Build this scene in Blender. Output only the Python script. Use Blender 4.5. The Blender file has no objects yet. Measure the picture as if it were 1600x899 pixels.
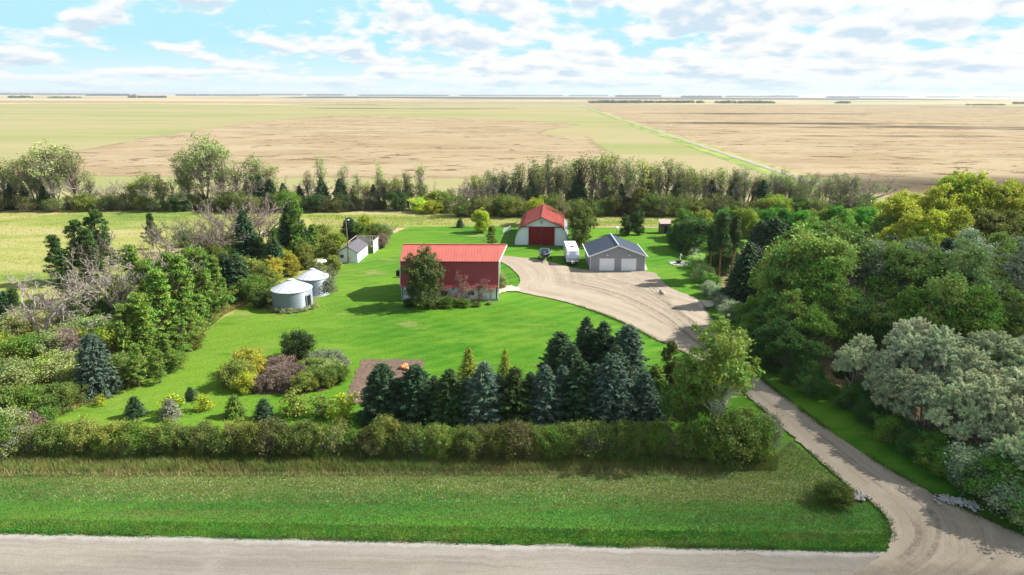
import bpy, bmesh, math, random
import numpy as np
from mathutils import Vector, Matrix, Euler
from mathutils.geometry import tessellate_polygon

SC = bpy.context.scene
COL = SC.collection
# ------------------------------------------------------------------ camera
CAM_H = 32.0; FPX = 1600*24/36; PITCH = math.radians(15.79); ROLL = math.radians(0.18)
cam = bpy.data.objects.new('camera', bpy.data.cameras.new('camera'))
COL.objects.link(cam)
cam.location = (0, 0, CAM_H)
cam.data.lens = 24; cam.data.sensor_width = 36
cam.data.clip_start = 0.5; cam.data.clip_end = 200000
cam.matrix_world = (Matrix.Translation((0, 0, CAM_H)) @ Matrix.Rotation(math.pi/2-PITCH, 4, 'X')
                    @ Matrix.Rotation(ROLL, 4, 'Z'))
SC.camera = cam
# ------------------------------------------------------------------ light
SUN_EL = math.radians(40); SUN_AZ = math.radians(11)        # azimuth: from +X towards +Y
SDIR = Vector((math.cos(SUN_EL)*math.cos(SUN_AZ), math.cos(SUN_EL)*math.sin(SUN_AZ), math.sin(SUN_EL)))
sun = bpy.data.objects.new('sun', bpy.data.lights.new('sun', 'SUN'))
COL.objects.link(sun)
sun.data.energy = 4.6; sun.data.angle = math.radians(0.5); sun.data.color = (1.0, 0.95, 0.86)
sun.rotation_euler = SDIR.to_track_quat('Z', 'Y').to_euler()
sun.location = (100, 50, 120)
SC.view_settings.view_transform = 'Standard'; SC.view_settings.look = 'None'
SC.view_settings.gamma = 1; SC.view_settings.exposure = 1.15
try: SC.view_settings.use_curve_mapping = False
except Exception: pass
SC.render.engine = 'CYCLES'
SC.cycles.max_bounces = 6; SC.cycles.diffuse_bounces = 2; SC.cycles.transparent_max_bounces = 24
SC.cycles.volume_bounces = 0; SC.cycles.transmission_bounces = 3

class NT:
    """tiny node-tree helper"""
    def __init__(s, tree): s.t = tree; s.n = tree.nodes; s.l = tree.links
    def new(s, typ, **kw):
        n = s.n.new(typ)
        for k, v in kw.items(): setattr(n, k, v)
        return n
    def link(s, a, b): s.l.new(a, b)
    def put(s, sock, v):
        if isinstance(v, bpy.types.NodeSocket): s.link(v, sock)
        elif v is not None:
            if isinstance(v, (tuple, list)) and len(v) == 3 and sock.type == 'RGBA': v = (*v, 1)
            sock.default_value = v
    def math(s, op, a, b=None, c=None, clamp=False):
        n = s.new('ShaderNodeMath', operation=op, use_clamp=clamp)
        s.put(n.inputs[0], a)
        if b is not None: s.put(n.inputs[1], b)
        if c is not None: s.put(n.inputs[2], c)
        return n.outputs[0]
    def mix(s, f, a, b, blend='MIX'):
        n = s.new('ShaderNodeMix', data_type='RGBA', blend_type=blend)
        s.put(n.inputs[0], f); s.put(n.inputs[6], a); s.put(n.inputs[7], b)
        return n.outputs[2]
    def noise(s, vec, scale, detail=4, rough=.55, dist=0):
        n = s.new('ShaderNodeTexNoise'); n.inputs['Scale'].default_value = scale
        n.inputs['Detail'].default_value = detail; n.inputs['Roughness'].default_value = rough
        n.inputs['Distortion'].default_value = dist
        if vec is not None: s.link(vec, n.inputs['Vector'])
        return n.outputs['Fac']
    def ramp(s, f, lo, hi, smooth=True):
        n = s.new('ShaderNodeMapRange'); n.interpolation_type = 'SMOOTHSTEP' if smooth else 'LINEAR'
        s.put(n.inputs[0], f); n.inputs[1].default_value = lo; n.inputs[2].default_value = hi
        n.clamp = True if not smooth else n.clamp
        return n.outputs[0]
    def mapping(s, vec, scale=(1, 1, 1), rot=(0, 0, 0), loc=(0, 0, 0)):
        n = s.new('ShaderNodeMapping'); s.link(vec, n.inputs[0])
        n.inputs[1].default_value = loc; n.inputs[2].default_value = rot; n.inputs[3].default_value = scale
        return n.outputs[0]

# ------------------------------------------------------------------ world
W = bpy.data.worlds.new('World'); SC.world = W; W.use_nodes = True
w = NT(W.node_tree); w.n.clear()
out = w.new('ShaderNodeOutputWorld'); bg = w.new('ShaderNodeBackground')
sky = w.new('ShaderNodeTexSky', sky_type='NISHITA'); sky.sun_disc = False
sky.sun_elevation = SUN_EL; sky.sun_rotation = math.radians(90) - SUN_AZ
sky.air_density = 1.0; sky.dust_density = 0.6; sky.ozone_density = 1.2
tc = w.new('ShaderNodeTexCoord'); sep = w.new('ShaderNodeSeparateXYZ'); w.link(tc.outputs['Generated'], sep.inputs[0])
zc = w.math('MAXIMUM', sep.outputs[2], 0.0)
den = w.math('MULTIPLY', w.math('ADD', zc, 0.22), .36)
comb = w.new('ShaderNodeCombineXYZ')
w.link(w.math('MULTIPLY', sep.outputs[0], 7.5), comb.inputs[0]); w.link(w.math('MULTIPLY', w.math('LOGARITHM', w.math('ADD', zc, .05), math.e), 2.3), comb.inputs[1]); w.link(w.math('MULTIPLY', sep.outputs[1], .8), comb.inputs[2])
cv = w.mapping(comb.outputs[0], scale=(1.0, 1.0, 1), loc=(3.7, 1.3, 0))
n1 = w.noise(cv, 2.0, 9, .53, .05)
cv2 = w.mapping(comb.outputs[0], scale=(1.0, 1.0, 1), loc=(3.7, 1.44, 0))   # the same clouds a little nearer: their lit tops
n2 = w.noise(cv2, 2.0, 6, .52, .05)
right = w.ramp(sep.outputs[0], -0.45, 0.35)
low = w.ramp(zc, 0.085, 0.0)
cover = w.math('ADD', w.math('ADD', n1, w.math('MULTIPLY', right, 0.15)), w.math('MULTIPLY', low, 0.05))
dens = w.ramp(cover, 0.475, 0.60)
shade = w.ramp(w.math('ADD', w.math('ADD', w.math('SUBTRACT', n2, n1), w.math('MULTIPLY', n1, .9)), w.math('MULTIPLY', right, .03)), 0.47, 0.62)
cloudcol = w.mix(shade, (7.45, 7.5, 7.5), (4.9, 6.0, 6.9))
high = w.ramp(zc, 0.16, 0.45)                       # overhead the cloud cover is thin
dens = w.math('MULTIPLY', dens, w.math('SUBTRACT', 1.0, w.math('MULTIPLY', high, 0.25)))
skyc = w.mix(w.math('SUBTRACT', 1.0, w.math('MULTIPLY', high, 1.0)), sky.outputs[0], (3.8, 6.6, 7.5))
hz = w.ramp(zc, 0.075, 0.0)
skyc = w.mix(w.math('MULTIPLY', hz, 0.9), skyc, (6.3, 7.4, 7.7))
dens = w.math('MULTIPLY', dens, w.math('SUBTRACT', 1.0, w.math('MULTIPLY', w.ramp(zc, 0.03, 0.0), 0.65)))
fin = w.mix(dens, skyc, cloudcol)
w.link(fin, bg.inputs[0]); bg.inputs[1].default_value = 0.06
w.link(bg.outputs[0], out.inputs[0])

# ------------------------------------------------------------------ picture <-> ground survey
def G(x, y, h=0.):
    """ground point (metres) that the survey photo shows at x, y"""
    a = (x-800)/FPX; b = -(y-449.5)/FPX
    a, b = a*math.cos(ROLL)-b*math.sin(ROLL), b*math.cos(ROLL)+a*math.sin(ROLL)
    dy = math.cos(PITCH)+b*math.sin(PITCH); dz = -math.sin(PITCH)+b*math.cos(PITCH)
    t = (h-CAM_H)/dz
    return (a*t, dy*t)
def PR(X, Y, h):
    zc = Y*math.cos(PITCH)+(CAM_H-h)*math.sin(PITCH); yc = -(CAM_H-h)*math.cos(PITCH)+Y*math.sin(PITCH)
    a = X/zc; b = yc/zc
    a, b = a*math.cos(ROLL)+b*math.sin(ROLL), b*math.cos(ROLL)-a*math.sin(ROLL)
    return (800+FPX*a, 449.5-FPX*b)
def TALL(x, yb, yt):
    X, Y = G(x, yb); lo, hi = 0, 40
    for _ in range(30):
        m = (lo+hi)/2
        if PR(X, Y, m)[1] > yt: lo = m
        else: hi = m
    return lo

# ------------------------------------------------------------------ materials
MATS = {}
def mat(name):
    m = bpy.data.materials.new(name); m.use_nodes = True; MATS[name] = m
    t = NT(m.node_tree); p = t.n['Principled BSDF']
    p.inputs['Specular IOR Level'].default_value = 0.25
    return m, t, p
def objco(t, scale=(1, 1, 1), rot=(0, 0, 0)):
    c = t.new('ShaderNodeTexCoord'); return t.mapping(c.outputs['Object'], scale=scale, rot=rot)
def bump(t, p, h, strength=.3, dist=.05):
    b = t.new('ShaderNodeBump'); b.inputs['Strength'].default_value = strength; b.inputs['Distance'].default_value = dist
    t.link(h, b.inputs['Height']); t.link(b.outputs[0], p.inputs['Normal'])
def solid(name, col, rough=.6, var=.12, scale=1.5, metal=0, spec=.25, streak=None):
    m, t, p = mat(name)
    co = objco(t, streak or (1, 1, 1))
    n = t.noise(co, scale, 6, .65)
    c = t.mix(n, tuple(x*(1-var*1.6) for x in col), tuple(min(1, x*(1+var)) for x in col))
    t.link(c, p.inputs['Base Color']); p.inputs['Roughness'].default_value = rough
    p.inputs['Metallic'].default_value = metal; p.inputs['Specular IOR Level'].default_value = spec
    return m
def foliage(name, trans=.3, var=.5, hue=.035, rough=.65):
    """leaf colour = the object's own colour, each leaf and each plant a little different"""
    m, t, p = mat(name)
    oi = t.new('ShaderNodeObjectInfo'); g = t.new('ShaderNodeNewGeometry')
    hsv = t.new('ShaderNodeHueSaturation'); t.link(oi.outputs['Color'], hsv.inputs['Color'])
    rnd = g.outputs['Random Per Island']
    co = t.new('ShaderNodeTexCoord'); cl = t.noise(co.outputs['Object'], .55, 3)
    t.link(t.math('ADD', t.math('MULTIPLY', t.math('SUBTRACT', cl, .5), -.16), t.math('ADD', .496-hue, t.math('MULTIPLY', rnd, hue*2))), hsv.inputs['Hue'])
    cl2 = t.noise(co.outputs['Object'], .9, 3, .6)
    v = t.math('ADD', t.math('ADD', 1-var*.5, t.math('MULTIPLY', rnd, var)), t.math('MULTIPLY', t.math('SUBTRACT', cl2, .5), 1.1))
    t.link(v, hsv.inputs['Value']); hsv.inputs['Saturation'].default_value = 1.0
    t.link(hsv.outputs[0], p.inputs['Base Color']); p.inputs['Roughness'].default_value = rough
    p.inputs['Specular IOR Level'].default_value = .18
    tr = t.new('ShaderNodeBsdfTranslucent'); t.link(hsv.outputs[0], tr.inputs[0])
    mx = t.new('ShaderNodeMixShader'); mx.inputs[0].default_value = trans
    o = t.n['Material Output']; t.link(p.outputs[0], mx.inputs[1]); t.link(tr.outputs[0], mx.inputs[2]); t.link(mx.outputs[0], o.inputs[0])
    return m
LEAF = foliage('leaf', .32); NEEDLE = foliage('needle', .15, .55, .02); BLADE = foliage('blade', .3, .7, .03)
def patchy_blades():
    """grass colour also changes in streaks and patches along the verge: drier, lusher, darker kinds of grass"""
    t = NT(BLADE.node_tree); hs = next(n for n in t.n if n.type == 'HUE_SAT'); oi = next(n for n in t.n if n.type == 'OBJECT_INFO')
    s1 = t.ramp(t.noise(objco(t, (.10, 1.0, 1)), .75, 6, .72), .50, .64); s2 = t.ramp(t.noise(objco(t, (.35, 1, 1), (0, 0, .2)), .22, 6, .7), .46, .64); s3 = t.ramp(t.noise(objco(t, (.25, 1, 1)), .5, 5, .7), .52, .66)
    c = t.mix(t.math('MULTIPLY', s2, .6), oi.outputs['Color'], (.05, .12, .018)); c = t.mix(t.math('MULTIPLY', s3, .4), c, (.16, .22, .045)); c = t.mix(t.math('MULTIPLY', s1, .45), c, (.25, .22, .10))
    t.link(c, hs.inputs['Color'])
patchy_blades()
def barkmat():
    m, t, p = mat('bark')
    oi = t.new('ShaderNodeObjectInfo'); n = t.noise(objco(t, (3, 3, .6)), 3, 5, .7)
    c = t.mix(n, (.45, .42, .40), (1.25, 1.2, 1.15))
    t.link(t.mix(1.0, oi.outputs['Color'], c, 'MULTIPLY'), p.inputs['Base Color']); p.inputs['Roughness'].default_value = .9
    return m
BARK = barkmat()

def ramp_colors(t, fac, stops):
    n = t.new('ShaderNodeValToRGB'); cr = n.color_ramp
    while len(cr.elements) > 1: cr.elements.remove(cr.elements[-1])
    cr.elements[0].position = stops[0][0]; cr.elements[0].color = (*stops[0][1], 1)
    for pos, c in stops[1:]:
        e = cr.elements.new(pos); e.color = (*c, 1)
    t.link(fac, n.inputs[0]); return n.outputs[0]

def ground_mats():
    # mown lawn: bright green, yellower and barer in places, faint mower streaks
    m, t, p = mat('lawn')
    co = objco(t); big = t.noise(co, .035, 5, .6); mid = t.noise(objco(t, (.35, 1, 1), (0, 0, .1)), .5, 6, .65); fine = t.noise(co, 5, 5, .75)
    sx_ = t.new('ShaderNodeSeparateXYZ'); t.link(co, sx_.inputs[0])
    c = t.mix(t.ramp(big, .35, .65), (.026, .135, .006), (.085, .205, .012))
    c = t.mix(t.math('MULTIPLY', t.ramp(mid, .42, .72), .6), c, (.130, .235, .020))
    c = t.mix(t.math('MULTIPLY', t.ramp(t.noise(objco(t, (.5, 1, 1)), .9, 5, .7), .60, .72), .45), c, (.02, .12, .006))
    c = t.mix(t.math('MULTIPLY', t.ramp(t.math('ADD', sx_.outputs[0], t.math('MULTIPLY', mid, 14)), 0, -44), .5), c, (.185, .255, .035))  # paler towards the left: sun glare painted into the grass colour
    bare = t.math('MULTIPLY', t.ramp(t.noise(objco(t, (.45, 1, 1)), .10, 6, .72), .585, .69), .7)
    dk = t.ramp(t.noise(objco(t, (.3, 1, 1), (0, 0, .35)), .28, 7, .72), .54, .68); c = t.mix(t.math('MULTIPLY', dk, .65), c, (.026, .115, .008)); c = t.mix(t.math('MULTIPLY', t.ramp(t.noise(objco(t, (.35, 1, 1), (0, 0, -.5)), .16, 7, .7), .52, .66), .45), c, (.15, .26, .03))
    c = t.mix(bare, c, (.27, .225, .10))
    c = t.mix(1.0, c, t.mix(fine, (.62, .62, .62), (1.38, 1.38, 1.38)), 'MULTIPLY')
    t.link(c, p.inputs['Base Color']); p.inputs['Roughness'].default_value = .9; p.inputs['Specular IOR Level'].default_value = .1
    bump(t, p, t.noise(co, 7, 4, .7), .55, .08)
    st_ = t.math('SINE', t.math('MULTIPLY', t.math('ADD', t.math('ADD', t.math('MULTIPLY', sx_.outputs[0], .62), t.math('MULTIPLY', sx_.outputs[1], -.78)), t.math('MULTIPLY', mid, 1.2)), 2.6))
    _l = [l for l in m.node_tree.links if l.to_socket == p.inputs['Base Color']][0].from_socket
    t.link(t.mix(t.math('MULTIPLY', t.ramp(st_, -.6, .6), .16), _l, (.16, .28, .03)), p.inputs['Base Color'])
    # rough meadow, yellow green
    m, t, p = mat('meadow')
    co = objco(t); a = t.noise(objco(t, (.35, 1, 1)), .07, 8, .68); f = t.noise(objco(t, (.5, 1, 1)), 1.4, 6, .75)
    a = t.math('ADD', a, t.math('MULTIPLY', t.math('SUBTRACT', t.noise(objco(t, (.4, 1, 1)), .018, 3, .5), .5), .5))
    c = ramp_colors(t, a, [(.32, (.09, .165, .025)), (.43, (.185, .235, .045)), (.54, (.29, .285, .085)), (.66, (.35, .31, .16))])
    c = t.mix(1.0, c, t.mix(f, (.65, .65, .65), (1.35, 1.35, 1.35)), 'MULTIPLY')
    t.link(c, p.inputs['Base Color']); p.inputs['Roughness'].default_value = .95; bump(t, p, f, .6, .3)
    # ploughed / harvested brown field
    for nm_ in ('stubble', 'stubble_soft'):
        m, t, p = mat(nm_)
        co = objco(t); a = t.noise(objco(t, (.5, 1, 1), (0, 0, .3)), .022, 8, .66, .6); f = t.noise(objco(t, (.35, 1, 1), (0, 0, .35)), .22, 7, .78)
        d = t.noise(objco(t, (.55, 1, 1), (0, 0, -.25)), .075, 8, .82, .4); msk = t.noise(objco(t, (.5, 1, 1)), .011, 3, .5)
        c = t.mix(t.ramp(a, .36, .64), (.275, .213, .132), (.345, .282, .185))
        c = t.mix(t.math('MULTIPLY', t.ramp(f, .50, .72), .4), c, (.41, .34, .23))
        dark = t.math('MULTIPLY', t.math('MULTIPLY', t.ramp(d, .535, .60), t.ramp(msk, .34, .50)), .95)
        c = t.mix(dark, c, (.11, .065, .035))
        c = t.mix(1.0, c, t.mix(t.noise(objco(t, (.3, 1, 1)), 1.1, 5, .8), (.72, .72, .72), (1.28, 1.28, 1.28)), 'MULTIPLY')
        if nm_ == 'stubble_soft':
            at_ = t.new('ShaderNodeAttribute', attribute_name='edge'); t.link(t.ramp(t.math('ADD', at_.outputs['Fac'], t.math('ADD', t.math('MULTIPLY', t.math('SUBTRACT', t.noise(objco(t, (.3, 1, 1)), .03, 6, .7), .5), .8), t.math('MULTIPLY', t.math('SUBTRACT', t.noise(objco(t, (.4, 1, 1)), .6, 5, .8), .5), 1.3))), .485, .515), p.inputs['Alpha'])
        t.link(c, p.inputs['Base Color']); p.inputs['Roughness'].default_value = 1; p.inputs['Specular IOR Level'].default_value = 0
    # pale green-yellow field with drilled rows
    m, t, p = mat('greenfield')
    a = t.noise(objco(t, (.22, 1, 1), (0, 0, .06)), .016, 7, .62, .8); f = t.noise(objco(t, (.1, 1, 1)), .25, 6, .7)
    b2 = t.noise(objco(t, (.2, 1, 1), (0, 0, -.05)), .005, 4, .5)
    c = t.mix(t.ramp(a, .36, .62), (.30, .275, .15), (.215, .25, .095))
    c = t.mix(t.math('MULTIPLY', t.ramp(b2, .42, .58), .6), c, (.33, .275, .165))
    c = t.mix(t.math('MULTIPLY', t.ramp(f, .5, .75), .5), c, (.35, .315, .165))
    t.link(c, p.inputs['Base Color']); p.inputs['Roughness'].default_value = 1; p.inputs['Specular IOR Level'].default_value = 0
    m, t, p = mat('green_strip')
    c = t.mix(t.ramp(t.noise(objco(t, (1, .2, 1)), .15, 6, .7), .35, .65), (.10, .20, .03), (.30, .33, .09)); t.link(c, p.inputs['Base Color']); p.inputs['Roughness'].default_value = 1
    # far farmland: bands of brown, straw, green
    m, t, p = mat('farmland')
    a = t.noise(objco(t, (.22, 1, 1), (0, 0, .04)), .0011, 5, .6, .5)
    c = ramp_colors(t, a, [(.30, (.11, .15, .10)), (.40, (.35, .25, .15)), (.47, (.50, .40, .22)), (.52, (.17, .22, .15)), (.57, (.42, .33, .19)), (.64, (.56, .47, .27)), (.70, (.13, .17, .12))])
    t.link(c, p.inputs['Base Color']); p.inputs['Roughness'].default_value = 1; p.inputs['Specular IOR Level'].default_value = 0
    # roadside verge, bands parallel to the road (distance from the road edge)
    m, t, p = mat('verge')
    tcn = t.new('ShaderNodeTexCoord'); s = t.new('ShaderNodeSeparateXYZ'); t.link(tcn.outputs['Object'], s.inputs[0])
    wob = t.noise(objco(t, (.3, .7, 1)), .16, 7, .7)
    k = t.math('ADD', t.math('ADD', s.outputs[1], t.math('MULTIPLY', s.outputs[0], .029)), t.math('MULTIPLY', t.math('SUBTRACT', wob, .5), 9))
    k = t.ramp(k, 42.5, 58, False)
    c = ramp_colors(t, k, [(0, (.055, .185, .016)), (.10, (.085, .24, .020)), (.30, (.045, .165, .020)), (.42, (.060, .165, .022)), (.53, (.125, .18, .042)),
                           (.68, (.15, .20, .052)), (.80, (.115, .185, .035)), (1, (.085, .14, .03))])
    st = t.noise(objco(t, (.14, 1.5, 1)), .9, 7, .8); f = t.noise(objco(t, (.6, 1, 1)), 5, 6, .8)
    stm = t.math('MULTIPLY', t.ramp(st, .56, .70), t.ramp(k, .35, .6))
    c = t.mix(t.math('MULTIPLY', stm, .7), c, (.36, .31, .17))
    pat = t.ramp(t.noise(objco(t, (.3, 1, 1)), .25, 7, .75), .50, .66)
    c = t.mix(t.math('MULTIPLY', pat, .6), c, (.035, .13, .02))
    c = t.mix(1.0, c, t.mix(t.noise(objco(t, (.2, 1, 1)), 1.6, 5, .8), (.5, .5, .5), (1.5, 1.5, 1.5)), 'MULTIPLY'); c = t.mix(t.math('MULTIPLY', t.ramp(t.noise(objco(t, (.06, 1.0, 1)), .8, 6, .7), .5, .64), .45), c, (.15, .145, .05))
    c = t.mix(1.0, c, t.mix(f, (.55, .55, .55), (1.45, 1.45, 1.45)), 'MULTIPLY')
    t.link(c, p.inputs['Base Color']); p.inputs['Roughness'].default_value = .95; bump(t, p, f, .8, .12)
    # gravel road, streaked along its length
    for name, ca, cb in (('road', (.265, .243, .210), (.21, .19, .16)), ('driveway', (.345, .292, .225), (.27, .225, .168)), ('track_gravel', (.36, .31, .245), (.29, .25, .19))):
        m, t, p = mat(name)
        uv = t.new('ShaderNodeTexCoord').outputs['UV']
        a = t.noise(t.mapping(uv, (.03, .55, 1)), 1.0, 5, .6, 0); b = t.noise(t.mapping(uv, (.07, 3.0, 1)), 1, 6, .75, 0)
        f = t.noise(objco(t), 9, 4, .8); pch = t.noise(objco(t), .25, 5, .65)
        c = t.mix(t.ramp(a, .36, .64), ca, cb)
        c = t.mix(t.math('MULTIPLY', t.ramp(b, .50, .68), .55), c, tuple(x*.68 for x in cb))
        c = t.mix(t.math('MULTIPLY', t.ramp(pch, .52, .7), .45), c, tuple(min(1, x*1.18) for x in ca))
        if name == 'road':
            s = t.new('ShaderNodeSeparateXYZ'); t.link(uv, s.inputs[0])
            e = t.math('ADD', s.outputs[1], t.math('MULTIPLY', t.noise(objco(t), 1.5, 5, .8), .8))
            c = t.mix(t.math('MULTIPLY', t.ramp(e, 1.3, .7), .75), c, (.35, .335, .31))
            for off in (2.6,):
                q = t.math('ABSOLUTE', t.math('SUBTRACT', t.math('ADD', s.outputs[1], t.math('MULTIPLY', t.noise(t.mapping(uv, (.03, 0, 1)), 1, 2), .35)), off))
                c = t.mix(t.math('MULTIPLY', t.math('MULTIPLY', t.ramp(q, .10, .02), t.ramp(t.noise(objco(t), .5, 4, .7), .4, .6)), .35), c, (.16, .13, .10))
        c = t.mix(1.0, c, t.mix(f, (.5, .5, .5), (1.5, 1.5, 1.5)), 'MULTIPLY')
        if name == 'driveway':
            s = t.new('ShaderNodeSeparateXYZ'); t.link(uv, s.inputs[0]); t.link(t.ramp(t.math('ADD', s.outputs[0], t.math('MULTIPLY', t.noise(objco(t), .8, 5, .7), 3)), 1.5, 5.5), p.inputs['Alpha'])
        t.link(c, p.inputs['Base Color']); p.inputs['Roughness'].default_value = .95; bump(t, p, f, .5, .05)
    m, t, p = mat('track')
    n = t.noise(objco(t), 2.2, 5, .8); uv = t.new('ShaderNodeTexCoord').outputs['UV']
    s = t.new('ShaderNodeSeparateXYZ'); t.link(uv, s.inputs[0])
    e = t.math('MULTIPLY', t.ramp(t.math('ABSOLUTE', t.math('SUBTRACT', s.outputs[1], .5)), .5, .15), t.ramp(n, .38, .56))
    en = t.math('MULTIPLY', t.ramp(s.outputs[0], 0, .15), t.ramp(s.outputs[0], 1, .8))
    p.inputs['Base Color'].default_value = (.13, .10, .075, 1); p.inputs['Roughness'].default_value = .95
    t.link(t.math('MULTIPLY', t.math('MULTIPLY', e, en), .3), p.inputs['Alpha'])
    m, t, p = mat('soil')
    f = t.noise(objco(t), 4, 6, .8); c = t.mix(t.ramp(f, .35, .68), (.085, .055, .040), (.235, .165, .125))
    t.link(c, p.inputs['Base Color']); p.inputs['Roughness'].default_value = 1; bump(t, p, f, 1, .15)
    solid('pad', (.50, .44, .36), .9, .2, 2)
    m, t, p = mat('needlebed')
    f = t.noise(objco(t), 1.2, 6, .8); c = t.mix(t.ramp(f, .4, .65), (.14, .12, .05), (.34, .22, .13))
    t.link(c, p.inputs['Base Color']); p.inputs['Roughness'].default_value = 1
ground_mats()
M = MATS

# ------------------------------------------------------------------ object helpers
def tag(o, label=None, cat=None, group=None, kind=None):
    if label: o['label'] = label
    if cat: o['category'] = cat
    if group: o['group'] = group
    if kind: o['kind'] = kind
    return o
def empty(name, loc, rz=0, label=None, cat=None, group=None):
    o = bpy.data.objects.new(name, None); COL.objects.link(o)
    o.location = loc; o.rotation_euler = (0, 0, rz); o.empty_display_size = .3
    return tag(o, label, cat, group)
class MB:
    """collects shapes, builds ONE mesh object"""
    def __init__(s): s.v = []; s.f = []; s.uv = None
    def add(s, vs, fs):
        b = len(s.v); s.v += [tuple(v) for v in vs]; s.f += [tuple(i+b for i in f) for f in fs]; return s
    def box(s, x0, x1, y0, y1, z0, z1):
        return s.add([(x0,y0,z0),(x1,y0,z0),(x1,y1,z0),(x0,y1,z0),(x0,y0,z1),(x1,y0,z1),(x1,y1,z1),(x0,y1,z1)],
                     [(0,3,2,1),(4,5,6,7),(0,1,5,4),(1,2,6,5),(2,3,7,6),(3,0,4,7)])
    def slab(s, pts, th):
        """quad/polygon pts thickened along its normal by th"""
        p = [Vector(q) for q in pts]; n = (p[1]-p[0]).cross(p[2]-p[0]).normalized()*th
        k = len(p); q = [a+n for a in p]
        fs = [tuple(range(k))[::-1], tuple(range(k, 2*k))]+[(i, (i+1) % k, (i+1) % k+k, i+k) for i in range(k)]
        return s.add(p+q, fs)
    def bar(s, a, b, w, h=None):
        a = Vector(a); b = Vector(b); d = (b-a); h = h or w
        u = d.cross(Vector((0, 0, 1)));
        if u.length < 1e-4: u = Vector((1, 0, 0))
        u.normalize(); v = u.cross(d).normalized(); u = u*w/2; v = v*h/2
        vs = [a-u-v, a+u-v, a+u+v, a-u+v, b-u-v, b+u-v, b+u+v, b-u+v]
        return s.add(vs, [(0,1,2,3),(7,6,5,4),(0,4,5,1),(1,5,6,2),(2,6,7,3),(3,7,4,0)])
    def tube(s, pts, rad, n=6, cap=True):
        pts = [Vector(p) for p in pts]; rings = []
        for i, p in enumerate(pts):
            d = (pts[min(i+1, len(pts)-1)]-pts[max(i-1, 0)]).normalized()
            u = d.cross(Vector((0, 0, 1)))
            if u.length < 1e-3: u = d.cross(Vector((1, 0, 0)))
            u.normalize(); v = d.cross(u); r = rad[i] if hasattr(rad, '__len__') else rad
            rings.append([p+(u*math.cos(a)+v*math.sin(a))*r for a in [2*math.pi*k/n for k in range(n)]])
        vs = [q for r in rings for q in r]; fs = []
        for i in range(len(rings)-1):
            for k in range(n): fs.append((i*n+k, i*n+(k+1) % n, (i+1)*n+(k+1) % n, (i+1)*n+k))
        if cap: fs.append(tuple(range(n))[::-1]); fs.append(tuple(len(vs)-n+k for k in range(n)))
        return s.add(vs, fs)
    def lathe(s, prof, n=24, c=(0, 0, 0)):
        vs = []; fs = []
        for r, z in prof: vs += [(c[0]+r*math.cos(2*math.pi*k/n), c[1]+r*math.sin(2*math.pi*k/n), c[2]+z) for k in range(n)]
        for i in range(len(prof)-1):
            for k in range(n): fs.append((i*n+k, i*n+(k+1) % n, (i+1)*n+(k+1) % n, (i+1)*n+k))
        fs.append(tuple(range(n))[::-1]); fs.append(tuple(len(vs)-n+k for k in range(n)))
        return s.add(vs, fs)
    def blob(s, c, r, sx=1, sy=1, sz=1, seed=0, amp=.15, sub=2):
        bm = bmesh.new(); bmesh.ops.create_icosphere(bm, subdivisions=sub, radius=1); rnd = random.Random(seed)
        ph = [rnd.uniform(0, 6) for _ in range(6)]
        vs = []
        for v in bm.verts:
            q = v.co; k = 1+amp*(math.sin(3*q.x+ph[0])*math.sin(3*q.y+ph[1])+.6*math.sin(6*q.z+ph[2]+4*q.x)+.4*math.sin(9*q.y+ph[3]))
            vs.append((c[0]+q.x*r*sx*k, c[1]+q.y*r*sy*k, c[2]+q.z*r*sz*k))
        s.add(vs, [tuple(v.index for v in f.verts) for f in bm.faces]); bm.free(); return s
    def build(s, name, m, parent=None, smooth=False):
        me = bpy.data.meshes.new(name); me.from_pydata(s.v, [], s.f); me.update()
        if m: me.materials.append(m)
        if smooth: me.polygons.foreach_set('use_smooth', [True]*len(me.polygons))
        o = bpy.data.objects.new(name, me); COL.objects.link(o)
        if parent: o.parent = parent
        return o
def npmesh(name, v, f, k, m):
    """fast mesh of n faces with k corners each"""
    me = bpy.data.meshes.new(name); v = np.asarray(v, np.float32); f = np.asarray(f, np.int32).reshape(-1, k)
    me.vertices.add(len(v)); me.vertices.foreach_set('co', v.ravel())
    me.loops.add(f.size); me.loops.foreach_set('vertex_index', f.ravel())
    me.polygons.add(len(f)); me.polygons.foreach_set('loop_start', np.arange(0, f.size, k, dtype=np.int32))
    try: me.polygons.foreach_set('loop_total', np.full(len(f), k, np.int32))
    except Exception: pass
    me.update(calc_edges=True); me.validate(); me.materials.append(m)
    return me

def wobble(pts, step, amp, seed=0, closed=True):
    """subdivide a polyline and give it an uneven edge"""
    rnd = random.Random(seed); res = []; n = len(pts)
    for i in range(n if closed else n-1):
        a = Vector(pts[i]); b = Vector(pts[(i+1) % n]); L = (b-a).length; k = max(1, min(400, int(L/step)))
        nrm = Vector((-(b-a).y, (b-a).x))/max(L, 1e-6)
        for j in range(k):
            res.append(tuple(a+(b-a)*(j/k)+(nrm*rnd.gauss(0, amp) if j else Vector((0, 0)))))
    if not closed: res.append(pts[-1])
    return res
def sheet(name, pts, z, m, step=1.2, amp=.15, seed=1):
    pts = wobble(pts, step, amp, seed) if amp else pts
    v3 = [Vector((x, y, z)) for x, y in pts]
    tris = tessellate_polygon([v3])
    mb = MB(); fs = []
    for a, b, c in tris:
        n = (v3[b]-v3[a]).cross(v3[c]-v3[a]); fs.append((a, b, c) if n.z > 0 else (a, c, b))
    mb.add(v3, fs); o = mb.build(name, m); tag(o, kind='structure'); return o
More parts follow.
